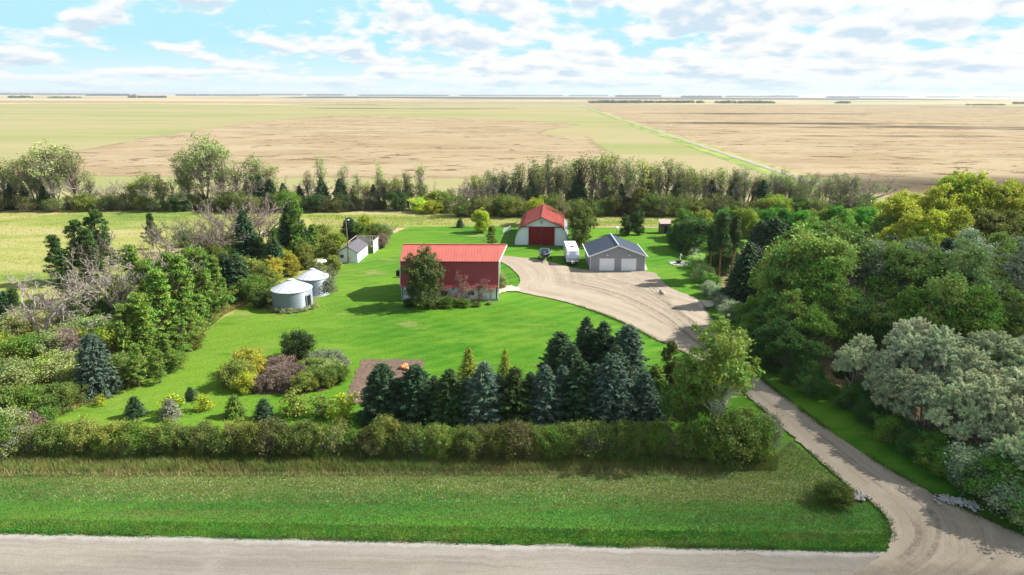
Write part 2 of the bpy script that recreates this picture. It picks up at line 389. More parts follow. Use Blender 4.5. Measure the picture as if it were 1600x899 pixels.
def strip(name, L, R, z, m, nv=6, sub=6, amp=.0, seed=2):
    """road surface between a left and a right edge; uv = metres along, metres across"""
    def cr(P, t):
        i = min(int(t), len(P)-2); f = t-i
        p0, p1, p2, p3 = [Vector(P[max(0, min(len(P)-1, i+d))]) for d in (-1, 0, 1, 2)]
        return .5*((2*p1)+(p2-p0)*f+(2*p0-5*p1+4*p2-p3)*f*f+(3*p1-p0-3*p2+p3)*f**3)
    rnd = random.Random(seed); rows = (len(L)-1)*sub+1; vs = []; uvs = []; d = 0; prev = None
    for r in range(rows):
        t = r/sub; a = cr(L, t); b = cr(R, t); mid = (a+b)/2
        if amp and 0 < r < rows-1:
            ax = (b-a).normalized(); a = a+ax*rnd.gauss(0, amp); b = b+ax*rnd.gauss(0, amp)
        if prev is not None: d += (mid-prev).length
        prev = mid; wd = (b-a).length
        for c in range(nv+1):
            q = a.lerp(b, c/nv); vs.append((q.x, q.y, z)); uvs.append((d, wd*c/nv))
    fs = []
    for r in range(rows-1):
        for c in range(nv):
            i = r*(nv+1)+c; fs.append((i, i+1, i+nv+2, i+nv+1))
    me = bpy.data.meshes.new(name); me.from_pydata(vs, [], fs); me.update(); me.materials.append(m)
    ul = me.uv_layers.new(name='UVMap')
    for lp in me.loops: ul.data[lp.index].uv = uvs[lp.vertex_index]
    if me.polygons[0].normal.z < 0: me.flip_normals()
    o = bpy.data.objects.new(name, me); COL.objects.link(o); tag(o, kind='structure'); return o
P = lambda *ps: [G(*p) for p in ps]

# ------------------------------------------------------------------ the ground
sheet('ground', [(-45000, -300), (45000, -300), (45000, 60000), (-45000, 60000)], 0, M['farmland'], amp=0)
sheet('grassland', [(-1200, -250), (1200, -250), (1200, 125), (-1200, 195)], .015, M['meadow'], 20, 1, 51)
sheet('far_verge', [(-1200, 20), (1200, -40), (1200, 30), (-1200, 80)], .08, M['verge'], 5, .2, 52)
# road directions: the far track and the fields follow it
def along(px, py, Y):  # point at depth Y on the line of the far track through a photo point
    x, y = G(px, py); k = (205.99-114.12)/(2184.3-244.2); return (x+k*(Y-y), Y)
sheet('green_field', [(-1500, 190), (-1500, 2150), along(905, 165, 2190), along(1300, 296, 170), (-120, 170)], .03, M['greenfield'], 30, 1.0)
sheet('brown_field', [along(1318, 294, 120), along(912, 165, 2300), (2200, 2300), (5200, 4300), (5200, 120)], .03, M['stubble'], 30, .6, 3)
sheet('brown_field', [(-6000, 2250), (-6000, 3000), (-1000, 3050), (500, 3400), (520, 2700), (-300, 2350)], .06, M['stubble'], 60, 3, 5)
tl = [along(1296, 296, Y) for Y in (120, 300, 700, 1400, 2200)]
strip('dirt_track', [(x-.6, y) for x, y in tl], [(x+3.9, y) for x, y in tl], .16, M['track_gravel'], sub=10, amp=.15)
for k, (a, b, c) in enumerate(((-9.0, -1.3, 'lawn'), (4.1, 8.0, 'meadow'))):
    sheet('track_verge', [(tl[0][0]+a, 120), (tl[0][0]+b, 120), (tl[-1][0]+b, 2200), (tl[-1][0]+a, 2200)], .10+.02*k, M['green_strip' if k == 0 else 'meadow'], 6, .35, 7+k)
sheet('meadow', P((-500, 330), (-400, 620), (-200, 760), (0, 720), (60, 668), (230, 600), (400, 480), (560, 400), (620, 356), (1060, 352), (1340, 340),
      (1340, 322), (700, 322), (0, 316)), .05, M['meadow'], 3, .3, 9)
sheet('lawn', P((68, 662), (120, 640), (175, 617), (232, 592), (280, 553), (345, 500), (392, 476), (428, 492), (480, 488), (500, 452), (528, 420), (562, 402), (604, 372), (622, 362), (640, 354.5), (800, 355), (1045, 357),
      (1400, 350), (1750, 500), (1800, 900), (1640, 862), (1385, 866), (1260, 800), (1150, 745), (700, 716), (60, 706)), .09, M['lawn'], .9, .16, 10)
sheet('road_verge', P((-900, 700), (0, 712), (600, 712), (1205, 714), (1236, 687), (1286, 733), (1328, 769), (1360, 793), (1372, 800), (1387, 824), (1390, 846), (1382, 860), (1364, 867),
      (1000, 861), (600, 851), (0, 837), (-900, 818)), .13, M['verge'], .8, .13, 11)
rl = wobble(P((-900, 816.5), (0, 835.5), (1388, 866), (1600, 870), (2600, 886)), 1.0, .09, 12, False)
strip('road', rl, [(x, y-9.0) for x, y in rl], .17, M['road'], nv=10, sub=1)
DL = P((1290, 925), (1350, 890), (1384, 866), (1391, 848), (1388, 820), (1368, 795), (1330, 768), (1290, 732), (1240, 687), (1195, 645), (1150, 608), (1110, 578), (1060, 548), (1020, 530), (985, 512), (950, 496), (905, 480), (860, 468), (825, 461), (806, 455), (812, 444), (811, 434), (798, 420), (782, 411), (760, 408))
DR = P((2000, 925), (1800, 900), (1690, 868), (1606, 842), (1535, 812), (1485, 790), (1430, 760), (1375, 728), (1305, 683), (1240, 635), (1193, 598), (1165, 565), (1135, 530), (1114, 500), (1103, 484), (1092, 470), (1062, 458), (1040, 447), (1030, 435), (1012, 426.5), (928, 424.5), (890, 419), (860, 411), (830, 405.5), (760, 399))
strip('driveway', DL, DR, .21, M['driveway'], nv=14, sub=10, amp=.07)
sheet('gravel_pad', P((776, 449), (800, 448), (812, 452), (812, 457), (792, 457), (776, 462)), .235, M['pad'], .6, .1, 14)
sheet('gravel_pad', P((1085, 470), (1112, 472), (1117, 477), (1113, 481), (1095, 484)), .235, M['pad'], .6, .1, 15)
sheet('garden_plot', P((566, 563), (664, 563.5), (650, 600), (600, 645), (540, 626), (552, 592)), .13, M['soil'], .5, .14, 16)
sheet('woodland_floor', P((1075, 398), (1105, 430), (1140, 470), (1160, 520), (1210, 575), (1300, 600), (1400, 680), (1480, 745), (1560, 800), (1900, 800), (1900, 420), (1400, 385)), .115, M['needlebed'], 1, .3, 17)
def curve_track(name, pts, wd, z):
    c = [Vector(p) for p in pts]; L = []; R = []
    for i, p in enumerate(c):
        d = (c[min(i+1, len(c)-1)]-c[max(0, i-1)]).normalized(); n = Vector((-d.y, d.x))*wd/2; L.append(tuple(p+n)); R.append(tuple(p-n))
    o = strip(name, L, R, z, M['track'], nv=2, sub=8)
    ul = o.data.uv_layers[0]; mu = max(l.uv.x for l in ul.data)
    for l in ul.data: l.uv = (l.uv.x/mu, l.uv.y/wd)
    return o
for k, (pts, wd) in enumerate([(((1425, 812), (1434, 830), (1432, 850), (1415, 872), (1395, 884)), .75), (((1443, 790), (1462, 812), (1466, 838), (1458, 862), (1438, 888)), .6),
        (((1395, 765), (1420, 780), (1445, 798), (1458, 815)), .4), (((1250, 668), (1310, 712), (1370, 760), (1412, 790)), .35), (((1215, 640), (1290, 690), (1352, 738), (1395, 765)), .4),
        (((840, 440), (900, 448), (970, 470), (1040, 510), (1085, 545)), .45), (((820, 428), (900, 436), (990, 462), (1060, 500), (1120, 560)), .4), (((870, 430), (930, 438), (1010, 455), (1070, 478)), .4)]):
    curve_track('tyre_track', P(*pts), wd, .235+.005*k)

def soft_field(name, poly, z, m, cell, soft):
    """field laid as a fine grid; edge falls from 1 inside to 0 outside so the crop thins out into its neighbour"""
    p = np.array(poly); q = np.roll(p, -1, 0); lo = p.min(0)-soft; hi = p.max(0)+soft; lo[0] = max(lo[0], -420); lo[1] = max(lo[1], 215)
    nx = int((hi[0]-lo[0])/cell)+1; ny = int((hi[1]-lo[1])/cell)+1
    X, Y = np.meshgrid(lo[0]+np.arange(nx)*cell, lo[1]+np.arange(ny)*cell); X = X.ravel(); Y = Y.ravel(); D = np.full(len(X), 1e9); ins = np.zeros(len(X), bool)
    for (ax, ay), (bx_, by_) in zip(p, q):
        dx, dy = bx_-ax, by_-ay; t = np.clip(((X-ax)*dx+(Y-ay)*dy)/(dx*dx+dy*dy), 0, 1); D = np.minimum(D, np.hypot(X-ax-t*dx, Y-ay-t*dy))
        ins ^= ((ay > Y) != (by_ > Y)) & (X < dx*(Y-ay)/(dy+1e-12)+ax)
    E = np.clip(np.where(ins, D, -D)/soft*.5+.5, 0, 1); F = []
    for j in range(ny-1):
        for i in range(nx-1):
            k = j*nx+i
            if max(E[k], E[k+1], E[k+nx], E[k+nx+1]) > 0: F.append((k, k+1, k+nx+1, k+nx))
    me = bpy.data.meshes.new(name); me.from_pydata(list(zip(X.tolist(), Y.tolist(), [z]*len(X))), [], F); me.update(); me.materials.append(m)
    at_ = me.attributes.new('edge', 'FLOAT', 'POINT'); at_.data.foreach_set('value', E.astype(np.float32))
    o = bpy.data.objects.new(name, me); COL.objects.link(o); tag(o, kind='structure'); return o
soft_field('brown_field', [(-450, 238)]+P((-40, 262), (60, 248), (140, 233), (240, 214), (400, 191), (520, 181), (600, 182), (700, 184.5), (800, 188), (905, 195), (850, 204),
      (838, 211), (880, 212.5), (915, 213.5), (935, 232), (958, 240), (978, 252), (985, 266), (960, 279), (700, 279), (400, 277), (150, 274), (-60, 276)), .06, M['stubble_soft'], 5, 11)
# ------------------------------------------------------------------ plant prototypes
def rnd_unit(R, n):
    v = R.normal(size=(n, 3)); return v/np.linalg.norm(v, axis=1, keepdims=True)
def leaf_quads(C, size, R, aspect=1.6, out=None, outw=.5, up=.35, along=None, sizevar=.55):
    """rhombic leaves at the points C"""
    n = len(C); N = rnd_unit(R, n)+np.array([0, 0, up])
    if out is not None: N = N+out*outw
    N /= np.linalg.norm(N, axis=1, keepdims=True)
    T = rnd_unit(R, n) if along is None else along+rnd_unit(R, n)*.45
    T = T-N*(T*N).sum(1, keepdims=True); T /= np.linalg.norm(T, axis=1, keepdims=True)+1e-9
    B = np.cross(N, T); s = size*(1+R.uniform(-sizevar, sizevar, (n, 1)))
    V = np.stack([C-T*s*aspect*.5, C-B*s*.5, C+T*s*aspect*.5, C+B*s*.5], 1).reshape(-1, 3)
    return V
class Leaves:
    def __init__(s): s.V = []
    def add(s, V): s.V.append(V)
    def mesh(s, name, m):
        V = np.concatenate(s.V); return npmesh(name, V, np.arange(len(V)), 4, m)
def curve3(a, b, R, lift=.25, n=4, jit=.06):
    a = np.array(a, float); b = np.array(b, float); L = np.linalg.norm(b-a); pts = []
    for i in range(n+1):
        t = i/n; p = a*(1-t)+b*t; p[2] += -lift*L*math.sin(math.pi*t)*.5
        if 0 < i < n: p = p+R.normal(size=3)*jit*L
        pts.append(tuple(p))
    return pts
PROTO = {}
def proto(kind, h, trunk_mb, leaves, leafmat, extra=None):
    PROTO.setdefault(kind, []).append(dict(h=h, trunk=trunk_mb, leaves=leaves, m=leafmat))

def make_broad(kind, seed, h=12, r=4.2, ncl=230, per=60, leaf=.27, base=.22, clr=.75, shape='round', limbs=9, multi=1, lobes=7, shell=.62, twigw=.03):
    R = np.random.default_rng(seed); tm = MB(); lv = Leaves()
    cz = h*(1+base)/2; hz = h*(1-base)/2
    # lobes make an uneven outline
    LB = []
    for i in range(lobes):
        a = 2*math.pi*(i+R.uniform(-.3, .3))/lobes*1.62; z = cz+hz*(R.uniform(-.62, .62) if base > .1 else -.82+1.4*((i*.618) % 1))
        q = 1-abs((z-cz)/hz)**1.6*.6
        if shape == 'vase': q = .35+.75*(z-h*base)/(h*(1-base))
        d = r*q*R.uniform(.25, .62); LB.append((d*math.cos(a), d*math.sin(a), z, r*R.uniform(.38, .62), hz*R.uniform(.26, .46)))
    LB.append((R.normal()*r*.1, R.normal()*r*.1, cz+hz*.55, r*.45, hz*.45)); LB.append((0, 0, cz, r*.5, hz*.6))
    pts = []
    for i in range(ncl):
        l = LB[R.integers(len(LB))]; u = rnd_unit(R, 1)[0]; rr = R.uniform(shell, 1)**.6
        if u[2] < -.3: u[2] *= .5
        pts.append((l[0]+u[0]*l[3]*rr, l[1]+u[1]*l[3]*rr, max(h*base*.7, l[2]+u[2]*l[4]*rr)))
    pts = np.array(pts)
    stems = []
    for s in range(multi):
        off = np.array([R.normal()*.25, R.normal()*.25, 0])*(multi > 1); lean = R.normal(size=2)*h*.035*(1 if multi == 1 else 3)
        sp = [off+np.array([lean[0]*t, lean[1]*t, h*.86*t])+np.array([math.sin(t*5+s)*.12, math.cos(t*4+s)*.12, 0])*t for t in np.linspace(0, 1, 8)]
        r0 = h*.017; rad = [r0*(1.25 if i == 0 else 1)*(1-.88*i/7) for i in range(8)]
        tm.tube(sp, rad, 7); stems.append(sp)
    for i, p in enumerate(pts):
        if i % (3 if i > limbs*2 else 1) and i > limbs*3: 
            if R.random() < .25: continue
        sp = stems[R.integers(len(stems))]; t = max(.12, min(.95, (p[2]/h)*R.uniform(.45, .8)/.86)); j = t*7; a = sp[int(j)]+(sp[min(7, int(j)+1)]-sp[int(j)])*(j-int(j))
        w_ = h*.0075 if i < limbs else twigw
        tm.tube(curve3(a, p, R, .22), [w_*(1-.75*q/4) for q in range(5)], 4 if i < limbs else 3, False)
    k = np.repeat(np.arange(len(pts)), per)
    C = pts[k]+R.normal(size=(len(k), 3))*clr*np.array([.55, .55, .42])*R.uniform(.5, 1.2, (len(pts), 1))[k]
    o = C-np.array([0, 0, cz*.8]); o /= np.linalg.norm(o, axis=1, keepdims=True)+1e-6
    lv.add(leaf_quads(C, leaf, R, 1.45, o, .6, .35))
    proto(kind, h, tm, lv, LEAF)

def make_spruce(kind, seed, h=7, r=1.9, step=.30, leaf=.10, power=.8, dens=1.0, m=None, nb=(9, 13), droop=.28, per_m=26):
    R = np.random.default_rng(seed); tm = MB(); lv = Leaves()
    tm.tube([(0, 0, 0), (0, 0, h*.5), (0, 0, h*.99)], [h*.016, h*.010, .012], 6)
    z = h*.045; C = []; A = []; O = []
    while z < h*.985:
        t = z/h; rr = r*(1-t)**power*(1 if t > .10 else .86)+.05
        n = R.integers(*nb) if t < .75 else R.integers(6, 9); a0 = R.uniform(0, 7)
        for b in range(n):
            a = a0+2*math.pi*(b+R.uniform(-.25, .25))/n; L = rr*R.uniform(.72, 1.12)
            up = .10+.75*t; d = np.array([math.cos(a), math.sin(a), 0.])
            def at(s): return np.array([0, 0, z])+d*L*s+np.array([0, 0, 1])*(L*(up*s*.5-droop*(1-t)*s*s*1.6+.12*s**4))
            if L > .3: tm.tube([at(0), at(.5), at(.93)], [.02+.008*L, .015, .006], 3, False)
            m_ = max(5, int(per_m*L*dens)); s = R.uniform(.12, 1, m_)**.75; side = R.uniform(-1, 1, m_)
            wd = L*.26*(1-s*.75)+.05
            pl = np.array([-d[1], d[0], 0])
            c = np.array([at(q) for q in s])+pl*(side*wd)[:, None]+R.normal(size=(m_, 3))*.025-np.array([0, 0, 1])*(abs(side)*wd*.35)[:, None]
            al = d*1.0+pl*(side*.8)[:, None]+np.array([0, 0, .1])
            C.append(c); A.append(al); O.append(np.repeat([d*.3+np.array([0, 0, 1.0])], m_, 0))
        z += step*(1-.45*t)*R.uniform(.85, 1.15)
    C = np.concatenate(C); A = np.concatenate(A); O = np.concatenate(O)
    lv.add(leaf_quads(C, leaf, R, 3.0, O, 1.3, .2, A)); lv.add(leaf_quads(C+R.normal(size=C.shape)*.05, leaf*.8, R, 3.0, O, .2, 0, A))
    # leader
    c = np.array([[0, 0, h*(.93+.07*q)] for q in R.uniform(0, 1, 26)]); lv.add(leaf_quads(c, leaf*.8, R, 2.4, None, 0, 0, np.repeat([[0, 0, 1.]], 26, 0)))
    proto(kind, h, tm, lv, m or NEEDLE)

def make_pine(kind, seed, h=9, r=2.5, base=.12, ncl=150, per=70, leaf=.085, clr=.42):
    R = np.random.default_rng(seed); tm = MB(); lv = Leaves()
    ln = R.normal(size=2)*.25
    sp = lambda t: np.array([ln[0]*math.sin(t*2.5), ln[1]*math.sin(t*3), h*.96*t])
    tm.tube([sp(t) for t in np.linspace(0, 1, 7)], [h*.016*(1-.85*q/6) for q in range(7)], 6)
    pts = []; ts = []
    for i in range(ncl):
        t = R.uniform(base, 1.0)**.85; env = r*(math.sin(min(1, (1-t)*1.25+.06)*math.pi*.5)**.8)*(.75+.25*math.sin(9*t+seed))
        a = R.uniform(0, 2*math.pi); q = R.uniform(.35, 1)**.6
        env *= .8+.3*math.sin(3*a+seed+5*t)
        p = np.array([env*q*math.cos(a), env*q*math.sin(a), h*t+env*q*.22]); pts.append(p)
        t0 = max(.05, t-.06-R.uniform(0, .05)); tm.tube(curve3(sp(t0), p, R, .12, 3), [.045, .03, .02, .01], 3, False)
    pts = np.array(pts); k = np.repeat(np.arange(ncl), per)
    off = R.normal(size=(len(k), 3)); off = off/np.linalg.norm(off, axis=1, keepdims=True)*R.uniform(.25, 1, (len(k), 1))
    off[:, 2] = off[:, 2]*.62+.1; sc = clr*R.uniform(.7, 1.35, (ncl, 1))[k]
    C = pts[k]+off*sc; out = off.copy(); out[:, 2] += .4
    lv.add(leaf_quads(C, leaf, R, 3.2, out*.5, .8, .3, out+np.array([0, 0, .5])))
    proto(kind, h, tm, lv, NEEDLE)

def make_bare(kind, seed, h=9, r=3.6, lean=.1, forks=3, depth=5, leafy=0, twig=.014, multi=2):
    R = np.random.default_rng(seed); tm = MB(); tw = MB(); tips = []
    def grow(p, d, L, rad, dep):
        p = np.array(p, float); pts = [p.copy()]; q = p.copy(); dd = d.copy()
        for i in range(3):
            dd = dd+R.normal(size=3)*.16+np.array([0, 0, .06]); dd /= np.linalg.norm(dd); q = q+dd*L/3; pts.append(q.copy())
            if dep <= 2:
                for _ in range(2):
                    e = dd*.6+rnd_unit(R, 1)[0]*.75; tm_l = L*R.uniform(.25, .5); a = q+e*tm_l
                    tw.tube([q, (q+a)/2+R.normal(size=3)*.03, a], [twig, twig*.8, twig*.4], 3, False); tips.append(a)
        n = 6 if dep >= 4 else (4 if dep == 3 else 3)
        tm.tube(pts, [rad, rad*.87, rad*.76, rad*.66], n, False)
        if dep == 0: tips.append(q); return
        k = R.integers(2, 4) if dep > 1 else R.integers(2, 5)
        for j in range(k):
            u = rnd_unit(R, 1)[0]; u -= dd*(u@dd); u /= np.linalg.norm(u)+1e-6
            ang = R.uniform(.3, .75)
            nd = dd*math.cos(ang)+u*math.sin(ang); nd[2] = nd[2]*.85+.12; nd /= np.linalg.norm(nd)
            st = pts[-1] if j == 0 else pts[R.integers(1, 4)]
            grow(st, nd, L*R.uniform(.62, .85), rad*.62*R.uniform(.75, 1), dep-1)
    for s in range(multi):
        a = 2*math.pi*s/multi+R.uniform(0, 1); d = np.array([math.cos(a)*r/h*.8, math.sin(a)*r/h*.8, 1.]); d /= np.linalg.norm(d)
        grow((math.cos(a)*.15, math.sin(a)*.15, 0), d, h*.29, h*.016, depth)
    zmax = max(p[2] for p in tips); k = h/zmax
    for mb in (tm, tw): mb.v = [(x*k, y*k, z*k) for x, y, z in mb.v]
    tips = np.array(tips)*k; lv = None
    if leafy:
        lv = Leaves(); kk = R.integers(len(tips), size=int(len(tips)*leafy)); C = tips[kk]+R.normal(size=(len(kk), 3))*.22
        lv.add(leaf_quads(C, .17, R, 1.4))
    tm.add(tw.v, tw.f); proto(kind, h, tm, lv, LEAF)

def make_shrub(kind, seed, h=3, r=1.9, ncl=90, per=60, leaf=.13, twigs=60, clr=.42, flat=.9):
    R = np.random.default_rng(seed); tm = MB(); lv = Leaves(); pts = []
    nl = 6; LB = [(r*.5*math.cos(a), r*.5*math.sin(a), h*R.uniform(.42, .66), r*R.uniform(.42, .62), h*R.uniform(.26, .38)) for a in [2*math.pi*(i+R.uniform(0, .6))/nl for i in range(nl)]]+[(0, 0, h*.62, r*.5, h*.36)]
    for i in range(ncl):
        l = LB[R.integers(len(LB))]; u = rnd_unit(R, 1)[0]; q = R.uniform(.45, 1)**.5
        pts.append((l[0]+u[0]*l[3]*q, l[1]+u[1]*l[3]*q, max(.12, l[2]+u[2]*(l[4] if u[2] > 0 else l[2]*.95)*q)))
    pts = np.array(pts)
    for i in range(twigs):
        p = pts[R.integers(ncl)]*np.array([1, 1, 1.0]); b = (p[0]*.18, p[1]*.18, 0)
        e = p*R.uniform(1.0, 1.16); tm.tube(curve3(b, e, R, .05, 3), [.035, .025, .016, .008], 3, False)
    k = np.repeat(np.arange(ncl), per); C = pts[k]+R.normal(size=(len(k), 3))*clr*np.array([.6, .6, .5]); C[:, 2] = np.maximum(C[:, 2], .04)
    o = C-np.array([0, 0, h*.3]); o /= np.linalg.norm(o, axis=1, keepdims=True)+1e-6
    lv.add(leaf_quads(C, leaf, R, 1.5, o, .5, .3)); proto(kind, h, tm, lv, LEAF)

def make_willow(kind, seed, h=9, r=4, npl=150, per=110, leaf=.13):
    """silvery willow: feathery upright plumes on rounded domes"""
    R = np.random.default_rng(seed); tm = MB(); lv = Leaves()
    domes = [(r*.62*math.cos(a)*R.uniform(.6, 1.1), r*.62*math.sin(a)*R.uniform(.6, 1.1), h*R.uniform(.45, .78), r*R.uniform(.28, .42)) for a in [i*2.4 for i in range(11)]]+[(0, 0, h*.84, r*.4), (R.normal()*.6, R.normal()*.6, h*.72, r*.4)]
    for s in range(4):
        a = s*1.6+R.uniform(0, .7); tm.tube([(0, 0, 0), (math.cos(a)*r*.2, math.sin(a)*r*.2, h*.35), (math.cos(a)*r*.42, math.sin(a)*r*.42, h*.68)], [h*.02, h*.014, h*.006], 6, False)
    C = []; A = []; O = []
    for d in domes:
        c = np.array(d[:3])
        tm.tube(curve3((c[0]*.3, c[1]*.3, c[2]*.45), c, R, .1), [.08, .07, .05, .04, .02], 4, False)
        for i in range(int(npl*.13*2)):
            u = rnd_unit(R, 1)[0]; u[2] = abs(u[2])*.95-.28; st = c+u*d[3]*.45; e = c+u*d[3]*R.uniform(.95, 1.3)*np.array([1, 1, 1.0])+np.array([0, 0, d[3]*.16])
            q = R.uniform(0, 1, (int(per*.7), 1))**.7; p = st*(1-q)+e*q+R.normal(size=(len(q), 3))*(.16*(1.15-q)); C.append(p)
            dv = (e-st)/np.linalg.norm(e-st); A.append(np.repeat([dv], len(q), 0)); O.append(np.repeat([u+np.array([0, 0, .4])], len(q), 0))
    C = np.concatenate(C); A = np.concatenate(A); O = np.concatenate(O)
    lv.add(leaf_quads(C, leaf, R, 2.4, O, .5, .2, A)); proto(kind, h, tm, lv, LEAF)

for s in range(4): make_broad('broad', 10+s, 12, 4.3, 250, 88, .20, .14)
for s in range(5): make_broad('poplar', 30+s, 15, 2.2, 90, 11, .20, .30, .75, limbs=14, lobes=8, shell=.3, twigw=.035)
for s in range(3): make_broad('low', 40+s, 9, 3.8, 300, 85, .16, .05, .62, 'round', 8, 2, 12, .6, .03)
for s in range(3): make_broad('open', 45+s, 14, 5.0, 170, 22, .22, .30, .85, 'vase', 30, 2, 9, .45, .05)
for s in range(2): make_broad('aspen', 50+s, 12, 4.3, 170, 62, .19, .30, .62, 'vase', 26, 3, 9, .45, .04)
for s in range(3): make_spruce('spruce', 60+s)
for s in range(2): make_spruce('wide_spruce', 70+s, 6, 2.2, .27, .095, .62, 1.15)
for s in range(2): make_spruce('larch', 75+s, 7, 1.5, .28, .07, .9, .55, droop=.12)
for s in range(3): make_pine('pine', 80+s)
make_pine('tall_pine', 86, 11, 2.6, .42, 120, 80, .09, .5); make_pine('tall_pine', 87, 11, 2.4, .45, 120, 80, .09, .5)
for s in range(3): make_bare('bare', 90+s, 9, 3.6, depth=4, multi=2, twig=.02)
for s in range(3): make_bare('halfbare', 96+s, 10, 2.6, depth=4, leafy=1.5, multi=2, twig=.022)
for s in range(4): make_shrub('shrub', 110+s, 3, 1.75, 110, 95, .085, 80, .36)
for s in range(4): make_shrub('thicket', 150+s, 4, 2.0, 90, 34, .11, 240, .45)
for s in range(4): make_shrub('hedge', 120+s, 3.6, 1.8, 120, 90, .085, 130, .36)
for s in range(3): make_willow('willow', 130+s)
make_shrub('tiny', 140, 1.2, .6, 30, 26, .075, 10, .16)
make_spruce('tiny_spruce', 142, 1.8, .7, .14, .05, .8, .9, per_m=34)

# prototypes become meshes once; every plant in the picture is an Empty with its own trunk and crown objects
def pmesh(mb, name, m):
    me = bpy.data.meshes.new(name); me.from_pydata(mb.v, [], mb.f); me.update(); me.materials.append(m); return me
for kind, L in PROTO.items():
    for p in L:
        if isinstance(p['trunk'], tuple): p['tmesh'] = pmesh(p['trunk'][0], 'trunk', BARK); p['wmesh'] = pmesh(p['trunk'][1], 'twigs', BARK)
        else: p['tmesh'] = pmesh(p['trunk'], 'trunk', BARK); p['wmesh'] = None
        p['lmesh'] = p['leaves'].mesh('crown', p['m']) if p['leaves'] else None
PR_ = random.Random(5)
KW = dict(spruce=1.62, wide_spruce=1.28, larch=1.3, poplar=1.3, pine=1.12, tiny_spruce=1.6)
GREEN = dict(mid=(.092, .150, .022), dark=(.046, .088, .020), olive=(.108, .145, .030), yellow=(.40, .46, .04), lime=(.175, .230, .025), pale=(.20, .235, .085),
             grey=(.17, .19, .12), blue=(.080, .135, .092), spruce=(.045, .095, .040), pine=(.105, .180, .028), brown=(.135, .105, .055), silver=(.60, .66, .40), bright=(.070, .22, .020),
             gold=(.40, .38, .045), purple=(.16, .085, .085), mauve=(.24, .18, .15), yolive=(.21, .20, .03))
for k_, v_ in GREEN.items():
    if k_ not in ('silver', 'mauve', 'purple', 'gold', 'yellow'): GREEN[k_] = tuple(q*(1.55 if k_ not in ('spruce', 'blue') else 1.25) for q in v_)
BARKS = dict(grey=(.30, .27, .25), brown=(.14, .105, .08), white=(.68, .64, .56), pale=(.44, .40, .37), red=(.24, .15, .10), warm=(.25, .215, .185))
def plant(kind, X, Y, h, leaf='mid', bark='brown', name='tree', label=None, cat='tree', group=None, wide=1.0, rz=None, var=None, jit=.12, tilt=0):
    p = PROTO[kind][var if var is not None else PR_.randrange(len(PROTO[kind]))]
    e = empty(name, (X, Y, .04), PR_.uniform(0, 6.28) if rz is None else rz, label, cat, group)
    s = h/p['h']; wide *= KW.get(kind, 1); e.scale = (s*wide, s*wide, s)
    if tilt: e.rotation_euler = (PR_.gauss(0, tilt), PR_.gauss(0, tilt), e.rotation_euler.z)
    bush = kind in ('shrub', 'hedge', 'tiny', 'thicket')
    k = 1+PR_.gauss(0, jit)
    def child(nm, me, c):
        o = bpy.data.objects.new(nm, me); COL.objects.link(o); o.parent = e
        o.color = (*[max(.01, min(1, v*k*(1+PR_.gauss(0, jit*.22)))) for v in c], 1); return o
    child('stems' if bush else 'trunk', p['tmesh'], BARKS[bark])
    if p['wmesh']: child('branches', p['wmesh'], BARKS[bark])
    if p['lmesh']: child('foliage' if bush else 'crown', p['lmesh'], GREEN[leaf] if isinstance(leaf, str) else leaf)
    return e
def at(kind, x, yb, yt, *a, **k):
    """plant whose foot the photo shows at x, yb and whose top reaches yt"""
    X, Y = G(x, yb); return plant(kind, X, Y, max(.5, TALL(x, yb, yt)), *a, **k)
ORD = ['first', 'second', 'third', 'fourth', 'fifth', 'sixth', 'seventh', 'eighth', 'ninth', 'tenth', 'eleventh', 'twelfth', 'thirteenth', 'fourteenth', 'fifteenth', 'sixteenth', 'seventeenth', 'eighteenth', 'nineteenth', 'twentieth']
NUM = {}
def number(items, text, group): NUM.setdefault((text, group), []).extend(items)
def number_(items, text, group):
    """left-to-right labels inside a run of look-alike plants"""
    for i, o in enumerate(sorted(items, key=lambda o: PR(o.location.x, o.location.y, 0)[0])):
        w_ = 'leftmost' if i == 0 else ORD[i]+' from left' if i < 20 else 'one further right'
        o['label'] = text+', '+w_; o['group'] = group
# ------------------------------------------------------------------ paint and metal
solid('painted_shade', (.085, .085, .085), 1, .4, .002, 0, 0, (.15, 1, 1))  # dark tone of the far band: cloud shade put into the colour
solid('red_roof', (.47, .13, .105), .5, .2, .9, 0, .3, (1, .25, 1)); solid('red_steel', (.30, .050, .055), .5, .12, 1, 0, .3)
solid('red_door', (.20, .008, .010), .5, .15, 1.2); solid('white_wall', (.74, .80, .88), .6, .12, .9, 0, .25, (1, 1, .4)); solid('white_trim', (.78, .77, .74), .5, .05)
solid('galvanised', (.23, .275, .325), .5, .12, 1.1, .15, .4, (1, 1, 3)); solid('bin_roof', (.55, .58, .62), .45, .07, 1.0, .1); solid('grey_siding', (.31, .315, .37), .6, .07)
solid('slate_roof', (.056, .078, .115), .55, .12, 2); solid('lilac_roof', (.115, .11, .13), .7, .18, 2.5); solid('door_white', (.82, .86, .92), .5, .03); solid('black', (.012, .012, .014), .5, .2)
solid('glass', (.03, .045, .07), .12, .1, 1, 0, .6); solid('navy', (.012, .016, .030), .3, .15, 1, 0, .5); solid('camper_white', (.80, .80, .78), .35, .04); solid('camper_blue', (.10, .24, .50), .4, .05)
solid('camper_grey', (.34, .40, .50), .45, .05); solid('wood', (.20, .15, .11), .85, .25, 3, 0, .1, (1, 1, .2)); solid('old_board', (.42, .34, .31), .9, .25, 2.5); solid('weather_white', (.62, .60, .56), .85, .3, 1.6)
